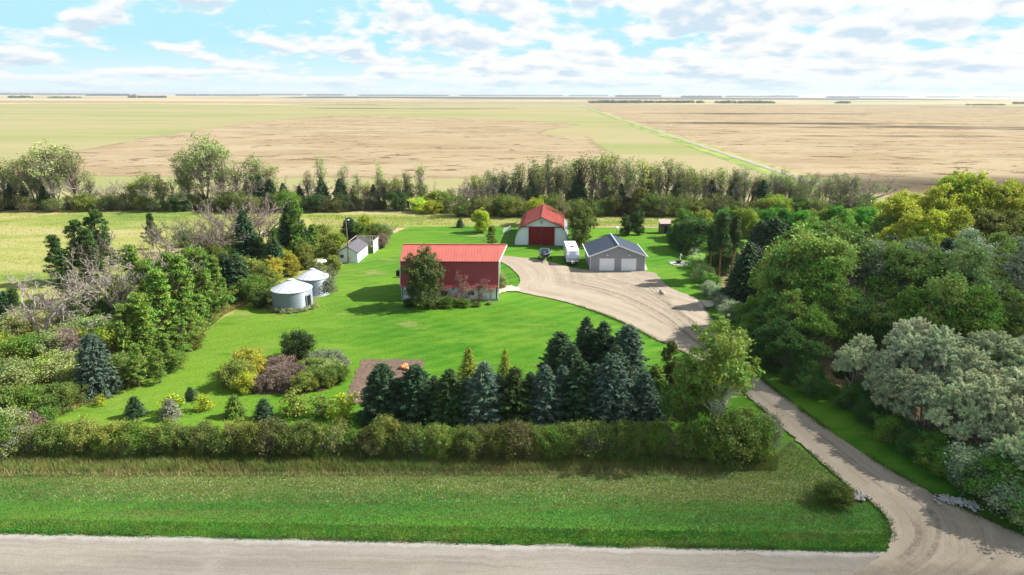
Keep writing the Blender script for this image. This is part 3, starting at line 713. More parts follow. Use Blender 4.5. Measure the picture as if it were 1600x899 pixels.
solid('concrete', (.38, .36, .34), .9, .15); solid('stone', (.44, .42, .40), .9, .45, .9); solid('orange', (.62, .25, .10), .5, .1); solid('lamp_globe', (.85, .85, .85), .3, .02); solid('tyre', (.02, .02, .02), .9, .1); solid('chrome', (.5, .5, .52), .3, .05, 1, .8)

# ------------------------------------------------------------------ red barn
bx, by = G(703, 471.5); bx = (G(628, 471)[0]+G(777.5, 471)[0])/2; by = 105.0
LB_, DB = 15.4, 10.0; hx = LB_/2
barn = empty('barn', (bx, by, .09), 0, 'old gambrel barn with red metal roof and white walls behind a leafy tree', 'barn')
WH, BH, RH, IN = 2.35, 6.35, 8.05, 1.05
prof = [(0, 0), (0, WH), (IN, BH), (DB/2, RH), (DB-IN, BH), (DB, WH), (DB, 0)]
m = MB()
m.box(-hx, hx, 0, .18, 0, WH); m.box(-hx, hx, DB-.18, DB, 0, WH)
for s in (-1, 1): m.slab([(s*(hx-.09), y, z) for y, z in prof][::s], .18)
m.build('wall', M['white_wall'], barn)
m = MB(); m.box(-hx-.08, hx+.08, -.08, DB+.08, 0, .35); m.build('foundation', M['concrete'], barn)
# lower steep roof with raised ribs
for face, nm in ((0, 'lower_roof'), (1, 'lower_roof')):
    m = MB(); sy = (lambda y: y) if face == 0 else (lambda y: DB-y); o_ = 1 if face == 0 else -1
    m.slab([(-hx-.12, sy(-.02), WH+.42), (hx+.12, sy(-.02), WH+.42), (hx+.12, sy(IN-.02), BH), (-hx-.12, sy(IN-.02), BH)][::o_], .07)
    m.slab([(-hx-.12, sy(-.30), WH-.05), (hx+.12, sy(-.30), WH-.05), (hx+.12, sy(-.025), WH+.44), (-hx-.12, sy(-.025), WH+.44)][::o_], .06)
    for i in range(49):
        x = -hx-.02+i*(LB_+.04)/48
        m.bar((x, sy(-.08), WH+.42), (x, sy(IN-.10), BH-.02), .07, .10)
    m.build(nm, M['red_steel'], barn)
m = MB()
for face in (0, 1):
    sy = (lambda y: y) if face == 0 else (lambda y: DB-y); o_ = 1 if face == 0 else -1
    hood = hx+1.35
    m.slab([(-hx-.2, sy(IN-.38), BH-.10), (hx+.15, sy(IN-.38), BH-.10), (hood, sy(DB/2), RH), (-hx-.2, sy(DB/2), RH)][::o_], .09)
    for i in range(34):
        x = -hx-.1+i*(LB_+.1)/33; m.bar((x, sy(IN-.36), BH+.01), (x, sy(DB/2-.02), RH+.10), .05, .05)
m.bar((-hx-.25, DB/2, RH+.13), (hx+1.4, DB/2, RH+.13), .34, .10)
m.build('upper_roof', M['red_roof'], barn)
m = MB()
for face in (0, 1):
    sy = (lambda y: y) if face == 0 else (lambda y: DB-y)
    m.bar((hx+.22, sy(IN-.40), BH-.12), (hx+1.42, sy(DB/2-.03), RH-.03), .09, .22)
    m.bar((hx+.18, sy(0), WH+.1), (hx+.18, sy(IN), BH-.1), .12, .26); m.bar((hx+.11, sy(.12), .35), (hx+.11, sy(.12), WH), .12, .26)
    m.bar((-hx-.18, sy(0), WH+.1), (-hx-.18, sy(IN), BH-.1), .12, .2)
m.build('trim', M['white_trim'], barn)
for x in (-4.6, -.8, 3.4):
    m = MB(); m.box(x-.55, x+.55, -.06, -.01, .95, 1.65); wn = m.build('window', M['glass'], barn)
    m = MB(); m.box(x-.63, x+.63, -.09, -.062, .87, .95); m.box(x-.63, x+.63, -.09, -.062, 1.65, 1.73)
    m.box(x-.63, x-.55, -.09, -.062, .95, 1.65); m.box(x+.55, x+.63, -.09, -.062, .95, 1.65); m.box(x-.03, x+.03, -.09, -.062, .95, 1.65); m.build('frame', M['white_trim'], wn)
m = MB(); m.box(hx+.02, hx+.10, 3.6, 6.4, .35, 2.9); m.build('door', M['red_door'], barn)
m = MB(); m.box(hx+.02, hx+.10, 4.3, 5.7, 4.4, 6.0); m.build('hay_door', M['red_door'], barn)
m = MB(); m.box(-hx-1.0, -hx-.2, 1.4, 2.2, 3.6, 4.5); m.bar((-hx-.3, 1.8, 3.4), (-hx-1.6, 1.8, 3.35), .1); m.build('vent_box', M['black'], barn)

# ------------------------------------------------------------------ quonset hut with red roof
qx, qy = 6.45, 147.1
q = empty('quonset_hut', (qx, qy, .09), math.radians(-4), 'round-sided storage hut with red roof, white front and tall dark red doors', 'quonset hut')
QL, QW, QP, QE = 18.0, 5.95, 6.15, 4.25
arc = [(QW, 0), (QW-.04, .9), (QW-.22, 1.8), (QW-.58, 2.7), (QW-1.12, 3.5), (QW-1.85, QE)]
sect = [(-x, z) for x, z in arc]+[(0, QP)]+[(x, z) for x, z in arc[::-1]]
m = MB(); n_ = len(sect)
m.slab([(x, .14, z) for x, z in sect][::-1], -.12); m.build('front_wall', M['white_wall'], q)
m = MB(); m.slab([(x, QL, z) for x, z in sect][::-1], -.12); m.build('rear_wall', M['white_wall'], q)
m = MB()
for i in range(len(arc)-1):
    for s in (-1, 1):
        (xa, za), (xb, zb) = arc[i], arc[i+1]
        m.slab([(s*(xa+.02), -.02, za), (s*(xa+.02), QL, za), (s*(xb+.02), QL, zb), (s*(xb+.02), -.02, zb)][::s], -.06)
m.build('side_shell', M['galvanised'], q)
for s in (-1, 1):
    m = MB(); ex, ez = QW-.95, 3.55
    m.slab([(s*ex, -.55, ez+.12), (s*ex, QL+.3, ez+.12), (s*(QW-1.95), QL+.3, QE+.20), (s*(QW-1.95), -.55, QE+.20)][::s], -.07)
    m.slab([(s*(QW-1.95), -.55, QE+.20), (s*(QW-1.95), QL+.3, QE+.20), (0, QL+.3, QP+.14), (0, -.55, QP+.14)][::s], -.07)
    for i in range(40):
        y = -.5+i*(QL+.75)/39; m.bar((s*(ex-.05), y, ez+.22), (s*(QW-1.95), y, QE+.26), .05); m.bar((s*(QW-1.95), y, QE+.26), (0, y, QP+.20), .05)
    m.build('roof', M['red_roof'], q)
m = MB(); m.bar((0, -.6, QP+.2), (0, QL+.35, QP+.2), .3, .1)
for s in (-1, 1): m.bar((s*(QW-.9), -.6, 3.62), (s*(QW-1.95), -.6, QE+.16), .1, .2); m.bar((s*(QW-1.95), -.6, QE+.16), (0, -.6, QP+.1), .1, .2)
m.build('roof_edge', M['red_steel'], q)
m = MB(); m.box(-QW+1.4, QW-1.4, -.12, -.01, QE-.28, QE-.10); m.box(-2.85, -2.72, -.12, -.01, .05, QE-.28); m.box(2.72, 2.85, -.12, -.01, .05, QE-.28); m.build('trim', M['red_door'], q)
for s in (0, 1):
    m = MB(); m.box(-2.70+s*2.72, -.02+s*2.72, -.11, -.012, .08, QE-.30)
    for j in range(9): m.box(-2.6+s*2.72+j*.3, -2.56+s*2.72+j*.3, -.135, -.112, .1, QE-.32)
    d = m.build('door', M['red_door'], q)
    m = MB(); m.box(-.30 if s == 0 else .22, -.22 if s == 0 else .30, -.19, -.137, 1.1, 1.6); m.build('handle', M['black'], d)
m = MB(); m.lathe([(.0, 0), (.34, 0), (.34, .06), (.0, .06)], 16); m.v = [(x, -.08-z, y+QP-1.0) for x, y, z in m.v]; v_ = m.build('gable_vent', M['camper_grey'], q)

# ------------------------------------------------------------------ grey garage
gx, gy = 19.75, 124.2
g = empty('garage', (gx, gy, .22), 0, 'grey double garage with dark slate roof and two white overhead doors', 'garage')
GW, GL, GH, GP = 5.05, 10.5, 2.75, 4.75; OX = .42
wallp = [(-GW, 0), (GW, 0), (GW, GH), (0, GH+(GP-GH)*GW/(GW+OX)), (-GW, GH)]
m = MB(); m.slab([(x, 0, z) for x, z in wallp], -.15); m.slab([(x, GL-.15, z) for x, z in wallp], -.15); m.box(-GW, -GW+.15, .15, GL-.15, 0, GH); m.box(GW-.15, GW, .15, GL-.15, 0, GH)
for k in range(9): m.box(-GW-.02, -GW-.004, .15, GL-.15, .1+k*.3, .13+k*.3); m.box(GW+.004, GW+.02, .15, GL-.15, .1+k*.3, .13+k*.3)
for k in range(15):
    z = .1+k*.3
    w2 = GW if z < GH else GW*(GP-z)/(GP-GH)-.25
    if w2 > .3 and z > 2.35: m.box(-w2, w2, -.018, -.004, z, z+.03)
m.build('wall', M['grey_siding'], g)
for s in (-1, 1):
    m = MB(); ez = GH-.02
    m.slab([(s*(GW+OX), -.45, ez), (s*(GW+OX), GL+.4, ez), (0, GL+.4, GP+.10), (0, -.45, GP+.10)][::s], -.1)
    for k in range(13): 
        t = (k+1)/14; m.box(*sorted((s*(GW+OX)*(1-t)-.02, s*(GW+OX)*(1-t)+.02)), -.44, GL+.38, ez+(GP+.1-ez)*t+.10, ez+(GP+.1-ez)*t+.125)
    m.build('roof', M['slate_roof'], g)
m = MB(); m.bar((0, -.5, GP+.24), (0, GL+.4, GP+.24), .26, .08); m.build('ridge_cap', M['camper_grey'], g)
m = MB()
for s in (-1, 1):
    m.bar((s*(GW+OX+.02), -.5, GH+.03), (0, -.5, GP+.12), .06, .22); m.bar((s*(GW+OX+.06), -.5, GH+.02), (s*(GW+OX+.06), GL+.42, GH+.02), .12, .14)
    m.bar((s*(GW+.06), -.06, .0), (s*(GW+.06), -.06, GH-.05), .1, .1)
m.build('gutter', M['white_trim'], g)
for s in (-1, 1):
    c = s*2.05+.05; m = MB(); m.box(c-1.32, c+1.32, -.03, -.008, .02, 2.28)
    d = None
    for k in range(4): m.box(c-1.30, c+1.30, -.055, -.032, .05+k*.565, .55+k*.565)
    d = m.build('overhead_door', M['door_white'], g)
    m = MB(); m.box(c-1.42, c-1.33, -.06, -.008, .02, 2.37); m.box(c+1.33, c+1.42, -.06, -.008, .02, 2.37); m.box(c-1.33, c+1.33, -.06, -.008, 2.29, 2.37); m.build('frame', M['white_trim'], d)
    m = MB(); m.box(c-.12, c+.12, -.26, -.01, 3.02, 3.16); m.blob((c-.12, -.3, 2.98), .12, seed=1, amp=0, sub=1); m.blob((c+.12, -.3, 2.98), .12, seed=2, amp=0, sub=1); m.build('flood_light', M['white_trim'], g)
m = MB(); m.box(-GW-.1, GW+.1, -.35, -.06, -.02, .02); m.build('apron', M['concrete'], g)
# things along the garage
px_, py_ = GW+gx+.55, gy+1.2
o = MB(); o.bar((0, 0, 0), (-.25, 2.4, 1.3), .3, .06); o.bar((.3, 0, 0), (.05, 2.4, 1.3), .05); b = o.build('plank', M['white_trim']); b.location = (px_, py_, .1); tag(b, 'pale plank leaning against right side wall of the grey garage', 'plank')
# yard light behind garage
lx, ly = (964-800)*137.0/FPX*1.01, 137.0
hh = [z for z in np.arange(2, 12, .05) if PR(lx, ly, z)[1] < 357][0]
yl = empty('yard_light', (lx, ly, .09), 0, 'slim pole with a round white lamp behind the grey garage', 'yard light')
m = MB(); m.tube([(0, 0, 0), (0, 0, hh-.25)], [.07, .05], 8); m.build('pole', M['chrome'], yl)
m = MB(); m.lathe([(.05, 0), (.28, .08), (.36, .3), (.28, .5), (.05, .6)], 12, (0, 0, hh-.3)); m.build('lamp', M['lamp_globe'], yl, True)

# ------------------------------------------------------------------ camper trailer
cx, cy = G(894, 414); 
cy = 128.4; cx = (G(894, 414)[0])
c = empty('camper_trailer', (cx, cy, .1), 0, 'white travel trailer with blue front cap parked beside the grey garage', 'camper trailer')
m = MB(); side = [(0, .75), (0, 1.5), (.55, 2.95), (.9, 3.12), (8.6, 3.12), (8.9, 2.9), (8.9, .7), (.5, .7)]
hw = 1.2
m.slab([(-hw, y, z) for y, z in side][::-1], -.0001); m.v = []; m.f = []
k_ = len(side); m.add([(-hw, y, z) for y, z in side]+[(hw, y, z) for y, z in side], [tuple(range(k_)), tuple(range(k_, 2*k_))[::-1]]+[(i, i+k_, (i+1) % k_+k_, (i+1) % k_) for i in range(k_)])
body = m.build('body', M['camper_white'], c)
bv = body.modifiers.new('bevel', 'BEVEL'); bv.width = .12; bv.segments = 3; bv.limit_method = 'ANGLE'
m = MB(); m.slab([(-hw+.05, -.02, 1.02), (hw-.05, -.02, 1.02), (hw-.05, -.02, 1.50), (-hw+.05, -.02, 1.50)], .02); m.slab([(-hw+.05, -.015, 1.52), (hw-.05, -.015, 1.52), (hw-.05, .19, 2.05), (-hw+.05, .19, 2.05)], .025); m.build('front_cap', M['camper_grey'], c)
def fp(x, s): return (x, -.03+.55*s, 1.5+1.45*s)
m = MB(); m.slab([fp(-hw+.08, .40), fp(hw-.08, .40), fp(hw-.08, .97), fp(-hw+.08, .97)], .02); m.build('front_panel', M['door_white'], c)
m = MB(); 
for a, b_, r in ((-.55, -.30, .70), (-.26, -.02, .70), (.02, .26, .70), (.30, .5, .70)): m.slab([fp(a, r), fp(b_, r), fp(b_, r+.09), fp(a, r+.09)], .045)
m.slab([fp(-.75, .50), fp(.6, .50), fp(.75, .58), fp(-.6, .58)], .045); m.build('emblem', M['camper_blue'], c)
m = MB(); m.box(-.35, .35, 2.6, 3.2, 3.13, 3.22); m.build('roof_vent', M['black'], c)
m = MB(); m.box(-.4, .4, 5.2, 6.2, 3.13, 3.42); m.build('air_conditioner', M['camper_white'], c)
m = MB(); m.box(-hw+.1, hw-.1, .4, 8.7, .45, .72); m.bar((-.8, .4, .5), (0, -1.25, .5), .1); m.bar((.8, .4, .5), (0, -1.25, .5), .1); m.tube([(0, -1.15, 0), (0, -1.15, 1.0)], .05, 6); m.build('frame', M['black'], c)
for x in (-.17, .17):
    m = MB(); m.lathe([(.03, 0), (.15, .03), (.15, .42), (.03, .5)], 10, (x, -.35, .55)); m.build('gas_bottle', M['white_trim'], c)
for s in (-1, 1):
    for y in (4.3, 5.2):
        m = MB(); m.lathe([(.05, -.12), (.34, -.12), (.36, 0), (.34, .12), (.05, .12)], 18); m.v = [(s*(hw-.12)+z, y+x, .36+yy) for x, yy, z in m.v]; wl = m.build('wheel', M['tyre'], c)
    for y in (1.5, 6.5): m = MB(); m.box(*sorted((s*(hw+.005), s*(hw+.02))), y, y+1.1, 1.7, 2.4); m.build('window', M['glass'], c)
    m = MB(); m.box(*sorted((s*(hw+.005), s*(hw+.018))), .7, 8.6, 1.15, 1.32); m.build('stripe', M['camper_blue'], c)

# ------------------------------------------------------------------ covered boat on its trailer
X, Y = G(850, 412)
b = empty('boat', (X, Y+.3, .1), math.radians(-6), 'dark navy boat with pale windscreen frame on a trailer, left of the white camper', 'boat')
m = MB(); secs = [(0, .05, .85, 1.55), (.8, .75, .6, 1.6), (2.0, 1.12, .5, 1.55), (4.6, 1.2, .5, 1.5)]
vs = []; fs = []
for y, wd, zb, zt in secs: vs += [(-wd, y, zt), (-wd*.85, y, (zb+zt)/2), (0, y, zb), (wd*.85, y, (zb+zt)/2), (wd, y, zt), (0, y, zt+.22)]
for i in range(3):
    for k in range(6): fs.append((i*6+k, i*6+(k+1) % 6, (i+1)*6+(k+1) % 6, (i+1)*6+k))
fs += [tuple(range(6))[::-1], tuple(range(18, 24))]; m.add(vs, fs); m.build('hull', M['navy'], b)
m = MB(); m.bar((-1.0, 1.7, 1.62), (-.75, 2.5, 2.3), .08); m.bar((1.0, 1.7, 1.62), (.75, 2.5, 2.3), .08); m.bar((-.75, 2.5, 2.3), (.75, 2.5, 2.3), .08); m.bar((-.1, .9, 1.7), (0, 1.75, 1.85), .05)
m.bar((-1.18, 1.8, 1.6), (-1.2, 4.5, 1.58), .07); m.bar((1.18, 1.8, 1.6), (1.2, 4.5, 1.58), .07); m.bar((-.08, .05, 1.62), (-1.15, 1.9, 1.63), .06); m.bar((.08, .05, 1.62), (1.15, 1.9, 1.63), .06); m.build('rail', M['camper_grey'], b)
m = MB(); m.slab([(-.95, 1.75, 1.66), (.95, 1.75, 1.66), (.72, 2.45, 2.25), (-.72, 2.45, 2.25)], .03); m.build('windscreen', M['glass'], b)
m = MB(); m.slab([(-.7, 2.5, 2.27), (.7, 2.5, 2.27), (1.1, 4.6, 1.75), (-1.1, 4.6, 1.75)], .05); m.build('cover', M['navy'], b)
m = MB(); m.bar((0, -.9, .45), (0, 4.2, .45), .12); m.bar((-1.15, 3.2, .45), (1.15, 3.2, .45), .12); m.tube([(0, -.8, 0), (0, -.8, .7)], .05, 6); m.build('trailer', M['chrome'], b)
for s in (-1, 1):
    m = MB(); m.lathe([(.05, -.1), (.3, -.1), (.3, .1), (.05, .1)], 16); m.v = [(s*1.22+z, 3.2+x, .31+y) for x, y, z in m.v]; m.build('wheel', M['tyre'], b)

# ------------------------------------------------------------------ grain bins
def bin_(x, y, r, h, cone, label):
    e = empty('grain_bin', (x, y, .08), math.radians(0), label, 'grain bin', 'grain bins'); prof = [(r, 0)]
    n = int(h/.11)
    for i in range(n*2): prof.append((r+(.028 if i % 2 else -.012), .02+i*h/(n*2)))
    prof.append((r, h)); m = MB(); m.lathe(prof, 56); m.build('wall', M['galvanised'], e)
    m = MB(); m.lathe([(r*.98, h-.06), (r+.12, h-.05), (r+.12, h), (r*.14, h+cone), (r*.13, h+cone)], 40)
    for k in range(20):
        a = 2*math.pi*k/20; m.bar((math.cos(a)*(r+.1), math.sin(a)*(r+.1), h+.03), (math.cos(a)*r*.15, math.sin(a)*r*.15, h+cone+.02), .05)
    m.build('roof', M['bin_roof'], e)
    m = MB(); m.lathe([(r*.17, h+cone-.06), (r*.17, h+cone+.12), (r*.03, h+cone+.22)], 20); m.build('cap', M['bin_roof'], e)
    a = math.radians(-22); m = MB(); m.box(r-.02, r+.09, -.42, .42, .55, 2.15); d = m.build('door', M['black'], e); d.rotation_euler = (0, 0, a)
    m = MB(); m.box(r+.0, r+.14, -.52, -.43, .45, 2.25); m.box(r+.0, r+.14, .43, .52, .45, 2.25); m.box(r+.0, r+.14, -.43, .43, 2.16, 2.26); f = m.build('frame', M['galvanised'], d)
    m = MB(); m.lathe([(r+.28, 0), (r+.25, .12)], 48); m.build('base', M['concrete'], e)
    return e
bin_(-34.1, 101.6, 3.0, 3.0, 1.3, 'nearer of two corrugated steel grain bins with white cone roof')
bin_(-32.9, 109.0, 2.5, 2.9, 1.2, 'farther of two corrugated steel grain bins, half hidden by the nearer')
# ------------------------------------------------------------------ little white shed, open walls behind it, power pole
sx, sy_ = G(560, 411.5)
s_ = empty('shed', (sx-2.0, sy_, .09), math.radians(-3), 'small white gabled shed with dark grey roof beside a pole', 'shed')
SW, SL, SH, SP = 1.95, 7.6, 2.1, 3.3
wp = [(-SW, 0), (SW, 0), (SW, SH), (0, SP-.05), (-SW, SH)]
m = MB(); m.slab([(x, 0, z) for x, z in wp], -.12); m.slab([(x, SL, z) for x, z in wp], -.12); m.box(-SW, -SW+.12, .12, SL-.1, 0, SH); m.box(SW-.12, SW, .12, SL-.1, 0, SH); m.build('wall', M['white_wall'], s_)
for s in (-1, 1):
    m = MB(); m.slab([(s*(SW+.25), -.25, SH-.12), (s*(SW+.25), SL+.3, SH-.12), (0, SL+.3, SP+.03), (0, -.25, SP+.03)][::s], -.09)
    for k in range(8): t = (k+.5)/8; m.box(s*(SW+.25)*(1-t)-.02, s*(SW+.25)*(1-t)+.02, -.24, SL+.28, SH-.12+(SP-SH+.15)*t+.08, SH-.12+(SP-SH+.15)*t+.11)
    m.build('roof', M['lilac_roof'], s_)
m = MB(); m.box(-.2, .6, -.05, -.005, .02, 1.75); d = m.build('door', M['white_trim'], s_); m = MB(); m.box(.45, .53, -.1, -.052, .85, .95); m.build('handle', M['black'], d)
m = MB(); m.box(-1.5, -.8, -.05, -.005, .95, 1.6); wn = m.build('window', M['glass'], s_); m = MB(); m.box(-1.58, -.72, -.07, -.051, 1.6, 1.68); m.box(-1.58, -.72, -.07, -.051, .87, .95); m.build('frame', M['white_trim'], wn)
X0, Y0 = G(584, 397)
r_ = empty('roofless_shed', (X0-4.9, Y0+.2, .08), math.radians(-3), 'roofless white board walls standing just behind the small white shed', 'ruin')
m = MB(); m.box(4.78, 4.9, 0, 6.5, 0, 2.5); m.build('side_wall', M['weather_white'], r_)
m = MB()
for i in range(22):
    if i in (13, 15, 16, 18, 19): continue
    m.box(-.4+i*.24, -.4+i*.24+.21, 6.38, 6.48, 0, 2.35+.1*math.sin(i*7))
m.build('back_wall', M['weather_white'], r_)
m = MB(); m.bar((-.5, 6.34, 2.45), (4.95, 6.34, 2.45), .12); m.bar((4.84, 0, 2.56), (4.84, 6.5, 2.56), .14); m.bar((-.4, 0, 0), (-.4, 0, 2.4), .14); m.bar((-.4, 0, 2.4), (-.4, 6.4, 2.4), .1); m.build('frame', M['old_board'], r_)
X, Y = G(544.5, 412.5)
pp = empty('power_pole', (X, Y, .05), 0, 'tall dark wooden power pole in front of the small white shed', 'power pole')
m = MB(); m.tube([(0, 0, 0), (.05, 0, 5), (.0, 0, 9.2)], [.16, .13, .10], 8); m.build('pole', M['wood'], pp)
m = MB(); m.tube([(0, 0, 8.4), (.5, -.3, 8.7)], .04, 6); m.build('arm', M['chrome'], pp); m = MB(); m.blob((.6, -.35, 8.7), .2, 1, 1, .6, amp=0); m.build('lamp', M['lamp_globe'], pp)

# ------------------------------------------------------------------ odds and ends
X, Y = G(1060, 413)
rg = empty('fire_pit', (X, Y, .09), 0, 'round pale gravel fire pit with black iron bowl on the lawn right of garage', 'fire pit')
m = MB(); m.lathe([(1.75, 0), (1.7, .05), (.0, .07)], 28); m.build('gravel_ring', M['stone'], rg)
rr = random.Random(3)
for k in range(16):
    a = 2*math.pi*k/16; m = MB(); m.blob((math.cos(a)*1.78, math.sin(a)*1.7, .08), .24, 1, 1, .6, k, .12, 1); m.build('stone', M['stone'], rg)
m = MB(); m.lathe([(.15, .1), (.45, .3), (.55, .6), (.48, .62), (.1, .35)], 14); m.bar((-.4, 0, .0), (-.5, 0, .9), .08); m.bar((.4, 0, .0), (.5, 0, .9), .08); m.build('bowl', M['black'], rg)
X, Y = G(1063, 409)
hp = empty('hand_pump', (X, Y, .1), 0, 'small white hand pump standing behind the fire pit', 'hand pump')
m = MB(); m.lathe([(.16, 0), (.11, .15), (.1, 1.25), (.16, 1.3), (.05, 1.5)], 10); m.build('body', M['white_trim'], hp); m = MB(); m.bar((0, 0, 1.35), (.55, 0, 1.0), .05); m.bar((0, 0, .9), (-.35, 0, .8), .08); m.build('handle', M['white_trim'], hp)
X, Y = G(1040, 366)
ph = empty('playhouse', (X, Y, .09), 0, 'small weathered pinkish board hut at the lawn edge beside dark bushes', 'hut')
m = MB(); m.box(-1.3, 1.3, 0, 2.2, 0, 2.3); m.build('wall', M['wood'], ph); m = MB(); m.slab([(-1.5, -.25, 2.35), (1.5, -.25, 2.35), (1.5, 2.4, 3.0), (-1.5, 2.4, 3.0)], .1); m.build('roof', M['old_board'], ph)
m = MB(); m.box(-.4, .4, -.05, -.005, .05, 1.8); m.build('door', M['black'], ph)
for i, (xx, yy) in enumerate(((787, 364), (791, 363), (795, 361))):
    X, Y = G(xx, yy); m = MB(); m.slab([(-.25, -.05, 0), (.25, -.05, 0), (.55, .45, 1.05), (.05, .45, 1.05)], .06); m.bar((.3, .5, 0), (.3, .4, 1), .06)
    o = m.build('board', M['white_trim']); o.location = (X, Y, .09); tag(o, ('leftmost', 'middle', 'rightmost')[i]+' of three white boards propped left of the quonset hut', 'board', 'white boards by the hut')
X, Y = G(495, 419)
pt = empty('propane_tank', (X, Y, .06), .3, 'white horizontal tank half hidden in bushes behind the grain bins', 'tank')
m = MB(); m.tube([(-1.9, 0, 1), (-1.7, 0, 1), (1.7, 0, 1), (1.9, 0, 1)], [.3, .52, .52, .3], 16); m.build('cylinder', M['camper_white'], pt, True)
for x in (-1.2, 1.2): m = MB(); m.box(x-.1, x+.1, -.4, .4, 0, .55); m.build('foot', M['concrete'], pt)
def car(x, y, rz, label):
    e = empty('old_car', (x, y, .06), rz, label, 'car', 'old white cars in the trees'); m = MB()
    pr = [(-2.2, .35), (-2.25, .85), (-1.2, .98), (-.6, 1.42), (.9, 1.45), (1.5, 1.0), (2.2, .9), (2.25, .4)]
    k = len(pr); m.add([(a, -.85, z) for a, z in pr]+[(a, .85, z) for a, z in pr], [tuple(range(k)), tuple(range(k, 2*k))[::-1]]+[(i, i+k, (i+1) % k+k, (i+1) % k) for i in range(k)])
    b_ = m.build('body', M['camper_white'], e); bv = b_.modifiers.new('bevel', 'BEVEL'); bv.width = .06; bv.segments = 2
    for s in (-1, 1):
        m = MB(); m.slab([(-.95, s*.86, 1.02), (1.2, s*.86, 1.02), (.8, s*.86, 1.38), (-.55, s*.86, 1.38)][::-s], .015); m.build('window', M['glass'], e)
        for xx in (-1.4, 1.4): m = MB(); m.lathe([(.04, -.1), (.32, -.1), (.32, .1), (.04, .1)], 14); m.v = [(xx+a, s*.82+z, .32+b__) for a, b__, z in m.v]; m.build('wheel', M['tyre'], e)
for i, (a, b_, rz) in enumerate(((424, 369, .2), (434, 365, 1.2))):
    X, Y = G(a, b_); car(X, Y, rz, ('nearer', 'farther')[i]+' of two old white cars among bare trees left of the shed')
for i, (a, b_, s) in enumerate(((629, 578, .34), (633, 576, .38), (636, 580, .3))):
    X, Y = G(a, b_); e = empty('pumpkin', (X, Y, .13), i, ('left', 'middle', 'right')[i]+' orange pumpkin of the heap in the garden plot', 'pumpkin', 'pumpkins in the garden plot')
    m = MB(); n = 24; vs = []
    for j in range(7):
        for k in range(n):
            th = math.pi*j/6; ph_ = 2*math.pi*k/n; rr_ = s*(1+.08*math.cos(8*ph_)*math.sin(th)); vs.append((rr_*math.sin(th)*math.cos(ph_), rr_*math.sin(th)*math.sin(ph_), s*.75*(1-math.cos(th))))
    m.add(vs, [(j*n+k, (j+1)*n+k, (j+1)*n+(k+1) % n, j*n+(k+1) % n) for j in range(6) for k in range(n)]); m.build('fruit', M['orange'], e); m = MB(); m.tube([(0, 0, s*1.45), (.04, 0, s*1.9)], [.04, .025], 5); m.build('stalk', M['wood'], e)
def stones(name, pts, n, seed, label):
    r = random.Random(seed); m = MB()
    for k in range(n):
        t = r.random(); i = min(int(t*(len(pts)-1)), len(pts)-2); f = t*(len(pts)-1)-i
        x = pts[i][0]*(1-f)+pts[i+1][0]*f+r.gauss(0, .35); y = pts[i][1]*(1-f)+pts[i+1][1]*f+r.gauss(0, .28)
        m.blob((x, y, .26+r.uniform(0, .15)), r.uniform(.07, .17), 1, r.uniform(.7, 1.2), .7, k, .15, 1)
    o = m.build(name, M['stone']); tag(o, label, 'stones', None, 'stuff')
stones('stones', P((1310, 782), (1330, 779), (1346, 782)), 190, 1, 'pale loose stones heaped at the culvert left of the driveway')
stones('stones', P((1467, 783), (1495, 789), (1524, 797)), 190, 2, 'pale loose stones heaped at the culvert right of the driveway')
r = random.Random(8)
for i, (a, b_) in enumerate(((1032, 460), (1035, 462))):
    X, Y = G(a, b_); m = MB(); m.blob((0, 0, .3), .32, 1, .8, 1.3, i, .1, 2); o = m.build('boulder', M['stone']); o.location = (X, Y, .08); tag(o, ('left', 'right')[i]+' of two dark stones on the lawn edge above the gravel yard', 'stone', 'stones by the yard')

rt = random.Random(17)
for k in range(16):
    o1 = rt.uniform(-1, 1); o2 = rt.uniform(-1, 1); base_ = [(822, 432), (880, 440), (950, 458), (1020, 490), (1075, 530), (1130, 575)]
    if k % 3 == 0: base_ = [(930, 430), (975, 445), (1030, 475), (1085, 515), (1140, 570)]
    if k % 3 == 1: base_ = [(1000, 428), (1020, 445), (1050, 475), (1095, 515), (1145, 572)]
    pts_ = [(x+o1*34*(1-i/6)+o2*16*i/6, y+o1*9*(1-i/6)+o2*8*i/6) for i, (x, y) in enumerate(base_)]
    curve_track('tyre_track', P(*pts_), rt.uniform(.18, .32), .275+.004*k)
